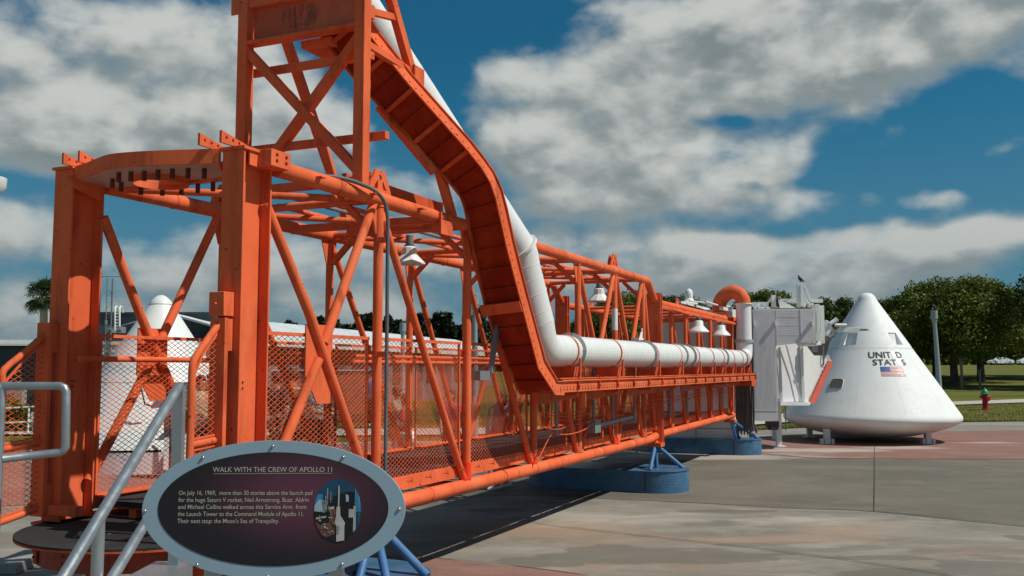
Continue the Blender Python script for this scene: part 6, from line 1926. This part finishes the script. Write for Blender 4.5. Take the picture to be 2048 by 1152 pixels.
# ================================================================== PEOPLE
def skin_body(name, verts, edges, radii, mat, parent, levels=1):
    me = bpy.data.meshes.new(name); me.from_pydata(verts, edges, [])
    o = bpy.data.objects.new(name, me); COL.objects.link(o)
    md = o.modifiers.new('skin', 'SKIN')
    sv = me.skin_vertices[0].data
    for i, r in enumerate(radii): sv[i].radius = r if isinstance(r, tuple) else (r, r)
    sv[0].use_root = True
    md.use_smooth_shade = True
    s2 = o.modifiers.new('sub', 'SUBSURF'); s2.levels = levels; s2.render_levels = levels
    dg = bpy.context.evaluated_depsgraph_get()
    nm_ = bpy.data.meshes.new_from_object(o.evaluated_get(dg))
    bpy.data.objects.remove(o); bpy.data.meshes.remove(me)
    nm_.name = name; nm_.materials.clear(); nm_.materials.append(mat)
    for p_ in nm_.polygons: p_.use_smooth = True
    return obj(name, nm_, mat, parent)
def person(x, y, rz, H, label, shirt, pants, hair=HAIR, arms='down', shorts=False, hat=None, slim=1.0, z=0, long_shirt=False, bag=None, stride=.1, hair_long=False):
    t = thing('person', label, 'person', (x, y, z), rz)
    k = H / 1.75
    def S(v): return (v[0] * k, v[1] * k, v[2] * k)
    # facing +x
    st = stride
    J = {
     'pel': (0, 0, .95), 'sp': (0, 0, 1.12), 'ch': (0.01, 0, 1.32), 'nb': (0, 0, 1.46), 'nk': (.01, 0, 1.53), 'hd': (.025, 0, 1.615), 'ht': (.02, 0, 1.70),
     'shL': (0, .17, 1.42), 'shR': (0, -.17, 1.42),
     'hiL': (0, .09, .92), 'hiR': (0, -.09, .92), 'knL': (st + .03, .10, .50), 'knR': (-st * .5 + .03, -.10, .50), 'anL': (st, .10, .09), 'anR': (-st - .06, -.10, .11),
     'toL': (st + .17, .11, .03), 'toR': (-st + .10, -.11, .035)}
    if arms == 'down':
        J.update(elL=(-.06, .24, 1.14), elR=(.05, -.24, 1.14), wrL=(.03, .25, .90), wrR=(.16, -.22, .92))
    elif arms == 'up':
        J.update(elL=(.10, .24, 1.16), elR=(.12, -.24, 1.16), wrL=(.27, .12, 1.36), wrR=(.28, -.10, 1.38))
    else:
        J.update(elL=(.0, .25, 1.15), elR=(.04, -.25, 1.15), wrL=(.24, .16, 1.10), wrR=(.27, -.14, 1.10))
    for s_ in 'LR':
        e = Vector(J['el' + s_]); w = Vector(J['wr' + s_]); d = (w - e).normalized(); J['ha' + s_] = tuple(w + d * .08)
    names = ['pel', 'sp', 'ch', 'nb', 'nk', 'hd', 'ht', 'shL', 'elL', 'wrL', 'haL', 'shR', 'elR', 'wrR', 'haR', 'hiL', 'knL', 'anL', 'toL', 'hiR', 'knR', 'anR', 'toR']
    rad = dict(pel=(.13, .10), sp=(.12, .09), ch=(.145, .10), nb=(.075, .065), nk=.052, hd=(.085, .095), ht=(.055, .065), shL=.06, elL=.042, wrL=.030, haL=(.038, .02), shR=.06, elR=.042, wrR=.030, haR=(.038, .02), hiL=.095, knL=.062, anL=.042, toL=(.04, .028), hiR=.095, knR=.062, anR=.042, toR=(.04, .028))
    E_ = [('pel', 'sp'), ('sp', 'ch'), ('ch', 'nb'), ('nb', 'nk'), ('nk', 'hd'), ('hd', 'ht'), ('ch', 'shL'), ('shL', 'elL'), ('elL', 'wrL'), ('wrL', 'haL'), ('ch', 'shR'), ('shR', 'elR'), ('elR', 'wrR'), ('wrR', 'haR'), ('pel', 'hiL'), ('hiL', 'knL'), ('knL', 'anL'), ('anL', 'toL'), ('pel', 'hiR'), ('hiR', 'knR'), ('knR', 'anR'), ('anR', 'toR')]
    V = [S(J[n_]) for n_ in names]; ED = [(names.index(a), names.index(b)) for a, b in E_]
    sc2 = lambda r, f=1.0, a=0.0: tuple((q * f + a) * k * slim for q in (r if isinstance(r, tuple) else (r, r)))
    nf = len(V)
    # fingers: five short chains rooted in each palm
    RR = [sc2(rad[n_]) for n_ in names]
    for s_ in 'LR':
        hi = names.index('ha' + s_); hp = Vector(V[hi]); w = Vector(V[names.index('wr' + s_)]); d = (hp - w).normalized(); sd_ = d.cross(Vector((0, 1, 0))).normalized()
        for q, (off, ln_) in enumerate(((-.030, .055), (-.010, .068), (.010, .064), (.028, .050), (-.045, .035))):
            b_ = hp + sd_ * off * k; m1 = b_ + d * ln_ * .6 * k; m2 = m1 + (d + Vector((0, 0, -.25))).normalized() * ln_ * .45 * k
            i0 = len(V); V += [tuple(b_), tuple(m1), tuple(m2)]; RR += [(.008 * k,) * 2, (.0075 * k,) * 2, (.006 * k,) * 2]; ED += [(hi, i0), (i0, i0 + 1), (i0 + 1, i0 + 2)]
    b_ = skin_body('body', V, ED, RR, SKIN, t)
    def garment(nm, keys, edges, mat, f, a, over=None):
        JJ = dict(J); JJ.update(over or {})
        V2 = [S(JJ[n_]) for n_ in keys]; E2 = [(keys.index(a_), keys.index(c_)) for a_, c_ in edges]
        skin_body(nm, V2, E2, [sc2(rad.get(n_, .08), f, a) for n_ in keys], mat, b_)
    mL = tuple((Vector(J['shL']) + (Vector(J['elL']) - Vector(J['shL'])) * .85)); mR = tuple((Vector(J['shR']) + (Vector(J['elR']) - Vector(J['shR'])) * .85))
    low = .80 if long_shirt else .90
    garment('shirt', ['ch', 'sp', 'pel', 'hem', 'nb', 'shL', 'elL', 'shR', 'elR'], [('ch', 'sp'), ('sp', 'pel'), ('pel', 'hem'), ('ch', 'nb'), ('ch', 'shL'), ('shL', 'elL'), ('ch', 'shR'), ('shR', 'elR')], shirt, 1.10, .022, {'elL': mL, 'elR': mR, 'hem': (0, 0, low), 'nb': (0, 0, 1.43)})
    if shorts:
        kL = tuple(Vector(J['hiL']).lerp(Vector(J['knL']), .9)); kR = tuple(Vector(J['hiR']).lerp(Vector(J['knR']), .9))
        garment('shorts', ['pel', 'hiL', 'knL', 'hiR', 'knR'], [('pel', 'hiL'), ('hiL', 'knL'), ('pel', 'hiR'), ('hiR', 'knR')], pants, 1.08, .02, {'knL': kL, 'knR': kR})
    else:
        garment('trousers', ['pel', 'hiL', 'knL', 'anL', 'hiR', 'knR', 'anR'], [('pel', 'hiL'), ('hiL', 'knL'), ('knL', 'anL'), ('pel', 'hiR'), ('hiR', 'knR'), ('knR', 'anR')], pants, 1.10, .016)
    for s_ in 'LR':
        a_ = Vector(S(J['an' + s_])); to = Vector(S(J['to' + s_]))
        MB().path([a_ + Vector((-.06, 0, -.035)) * k, a_ + Vector((0, 0, -.03)) * k, to + Vector((0, 0, .0)), to + Vector((.04, 0, -.005)) * k], [.03 * k, .045 * k, .042 * k, .02 * k], 10).build('shoe', GREYW if s_ == 'L' or True else RUBBER, b_)
    hd_ = Vector(S(J['hd']))
    hm = MB().lathe([(0.0, .115), (.05, .108), (.085, .075), (.100, .02), (.100, -.03), (.085, -.06 if not hair_long else -.16)], (0, 0, 0), 18)
    hm.v = [(v[0] * k - .018 * k + hd_.x, v[1] * k * .92 + hd_.y, v[2] * k + hd_.z + .028 * k) for v in hm.v if True]
    keep = []
    for f in hm.f:
        cx_ = sum(hm.v[i][0] for i in f) / 4 - hd_.x; cz_ = sum(hm.v[i][2] for i in f) / 4 - hd_.z
        if cx_ > .045 * k and cz_ < .055 * k: continue
        keep.append(f)
    hm.f = keep
    ho = hm.build('hair' if hat is None else 'cap', hair if hat is None else hat, b_, ang=80)
    so = ho.modifiers.new('thick', 'SOLIDIFY'); so.thickness = .012
    if hat is not None:
        MB().prism([(hd_.x + .07 * k, -.07 * k, hd_.z + .07 * k), (hd_.x + .17 * k, -.05 * k, hd_.z + .05 * k), (hd_.x + .17 * k, .05 * k, hd_.z + .05 * k), (hd_.x + .07 * k, .07 * k, hd_.z + .07 * k)], (0, 0, .008)).build('cap_peak', hat, b_)
    # face: nose, eyes, ears, mouth
    fx = hd_.x + .088 * k * slim
    MB().tube((fx, 0, hd_.z + .02 * k), (fx + .018 * k, 0, hd_.z - .012 * k), .008 * k, 8, .013 * k).build('nose', SKIN, b_)
    MB().lathe([(0, -.008 * k), (.008 * k, 0), (0, .008 * k)], (fx - .004 * k, .032 * k, hd_.z + .018 * k), 8).lathe([(0, -.008 * k), (.008 * k, 0), (0, .008 * k)], (fx - .004 * k, -.032 * k, hd_.z + .018 * k), 8).build('eye', DARKST, b_)
    MB().bar((fx - .002, -.022 * k, hd_.z - .040 * k), (fx - .002, .022 * k, hd_.z - .040 * k), .008 * k, .008 * k).build('mouth', REDP, b_)
    for sg in (-1, 1): MB().lathe([(0, -.028 * k), (.014 * k, 0), (0, .028 * k)], (hd_.x, sg * .088 * k * slim, hd_.z), 8).build('ear', SKIN, b_)
    return t
def gxy(u, Y): return ((u - 1024) / FPX * Y, Y)
x, y = gxy(640, 13.2); person(x, y, R(-20), 1.72, 'person in a grey plaid shirt and dark trousers behind the first near bridge panel', PLAID, BLACKCL, arms='half', slim=1.12, long_shirt=True)
x, y = gxy(588, 13.9); person(x, y, R(160), 1.70, 'person in dark brown clothes at the left of the person in the plaid shirt', DARKCL, BLACKCL, slim=1.15)
x, y = gxy(556, 15.5); person(x, y, R(60), 1.64, 'person in dark brown top and khaki trousers nearest the bright bridge column', DARKCL, KHAKI)
x, y = gxy(812, 14.2); person(x, y, R(170), 1.32, 'child in a bright red shirt and white shorts seen through the mesh', REDSH, WHITE, arms='half', shorts=True, stride=.14)
x, y = gxy(795, 14.9); person(x, y, R(10), 1.42, 'child in khaki shorts and pale patterned shirt beside the child in red', FLORAL, KHAKI, shorts=True)
x, y = gxy(903, 15.6); person(x, y, R(-80), 1.36, 'child in a magenta shirt and dark trousers', MAGSH, BLACKCL, hair_long=True, stride=.05)
x, y = gxy(1004, 13.6); person(x, y, R(200), 1.38, 'child in a long pale pink shirt beside the ramp railing', PINKSH, PINKSH, long_shirt=True, slim=1.2, hair_long=True)
x, y = gxy(404, 14.9); person(x, y, R(-50), 1.60, 'person in a cream patterned shirt and dark shorts at the kiosk counter', FLORAL, BLACKCL, arms='half', shorts=True, slim=1.1)
x, y = gxy(428, 15.5); person(x, y, R(200), 1.62, 'person in dark clothes and a blue cap under the kiosk awning', DARKCL, BLACKCL, hat=BLUECL, arms='up')
x, y = gxy(745, 28.0); person(x, y, R(90), 1.66, 'distant person in a blue shirt by the long low brick wall', BLUECL, BLACKCL)

# more lawn relief: short grass blades along the near edge of the lawn
g4 = np.random.default_rng(77)
n_ = 60000
X_ = g4.uniform(-8, 30, n_); Y_ = 23.5 + g4.random(n_) ** 1.4 * 26
ex = np.interp(X_, [e[0] for e in edge], [e[1] for e in edge])
Y_ = np.maximum(Y_, ex + .02 + g4.random(n_) * .6)
cpx = np.array([[p[0], p[1]] for p in spline([(-20, 27.2), (-8, 25.6), (0, 26.2), (6, 29.5), (12, 36), (17, 43), (22, 47.2), (30, 51.5), (45, 56)], 8)])
yc_ = np.interp(X_, cpx[:, 0], cpx[:, 1])
slope_ = np.abs(np.gradient(cpx[:, 1], cpx[:, 0])); sl = np.interp(X_, cpx[:, 0], slope_)
ok = np.abs(Y_ - yc_) > 1.32 * np.sqrt(1 + sl ** 2)
X_, Y_ = X_[ok], Y_[ok]; n_ = len(X_)
Z_ = np.array([terrain_h(a, b) for a, b in zip(X_, Y_)])
an_ = g4.uniform(0, 6.28, n_); hgt = g4.uniform(.03, .07, n_); lx = g4.normal(size=n_) * .02; ly = g4.normal(size=n_) * .02
V = np.empty((n_, 3, 3)); w_ = .010
V[:, 0] = np.stack([X_ - np.cos(an_) * w_, Y_ - np.sin(an_) * w_, Z_], 1); V[:, 1] = np.stack([X_ + np.cos(an_) * w_, Y_ + np.sin(an_) * w_, Z_], 1); V[:, 2] = np.stack([X_ + lx, Y_ + ly, Z_ + hgt], 1)
me = bpy.data.meshes.new('grass'); me.vertices.add(n_ * 3); me.vertices.foreach_set('co', V.reshape(-1)); me.loops.add(n_ * 3); me.loops.foreach_set('vertex_index', np.arange(n_ * 3, dtype=np.int32))
me.polygons.add(n_); me.polygons.foreach_set('loop_start', np.arange(0, n_ * 3, 3, dtype=np.int32)); me.polygons.foreach_set('loop_total', np.full(n_, 3, dtype=np.int32)); me.update(calc_edges=True)
me.materials.append(GRASS)
go_ = bpy.data.objects.new('grass', me); COL.objects.link(go_); tag(go_, 'short mown grass beside the paving and the footpath', 'grass', kind='stuff')
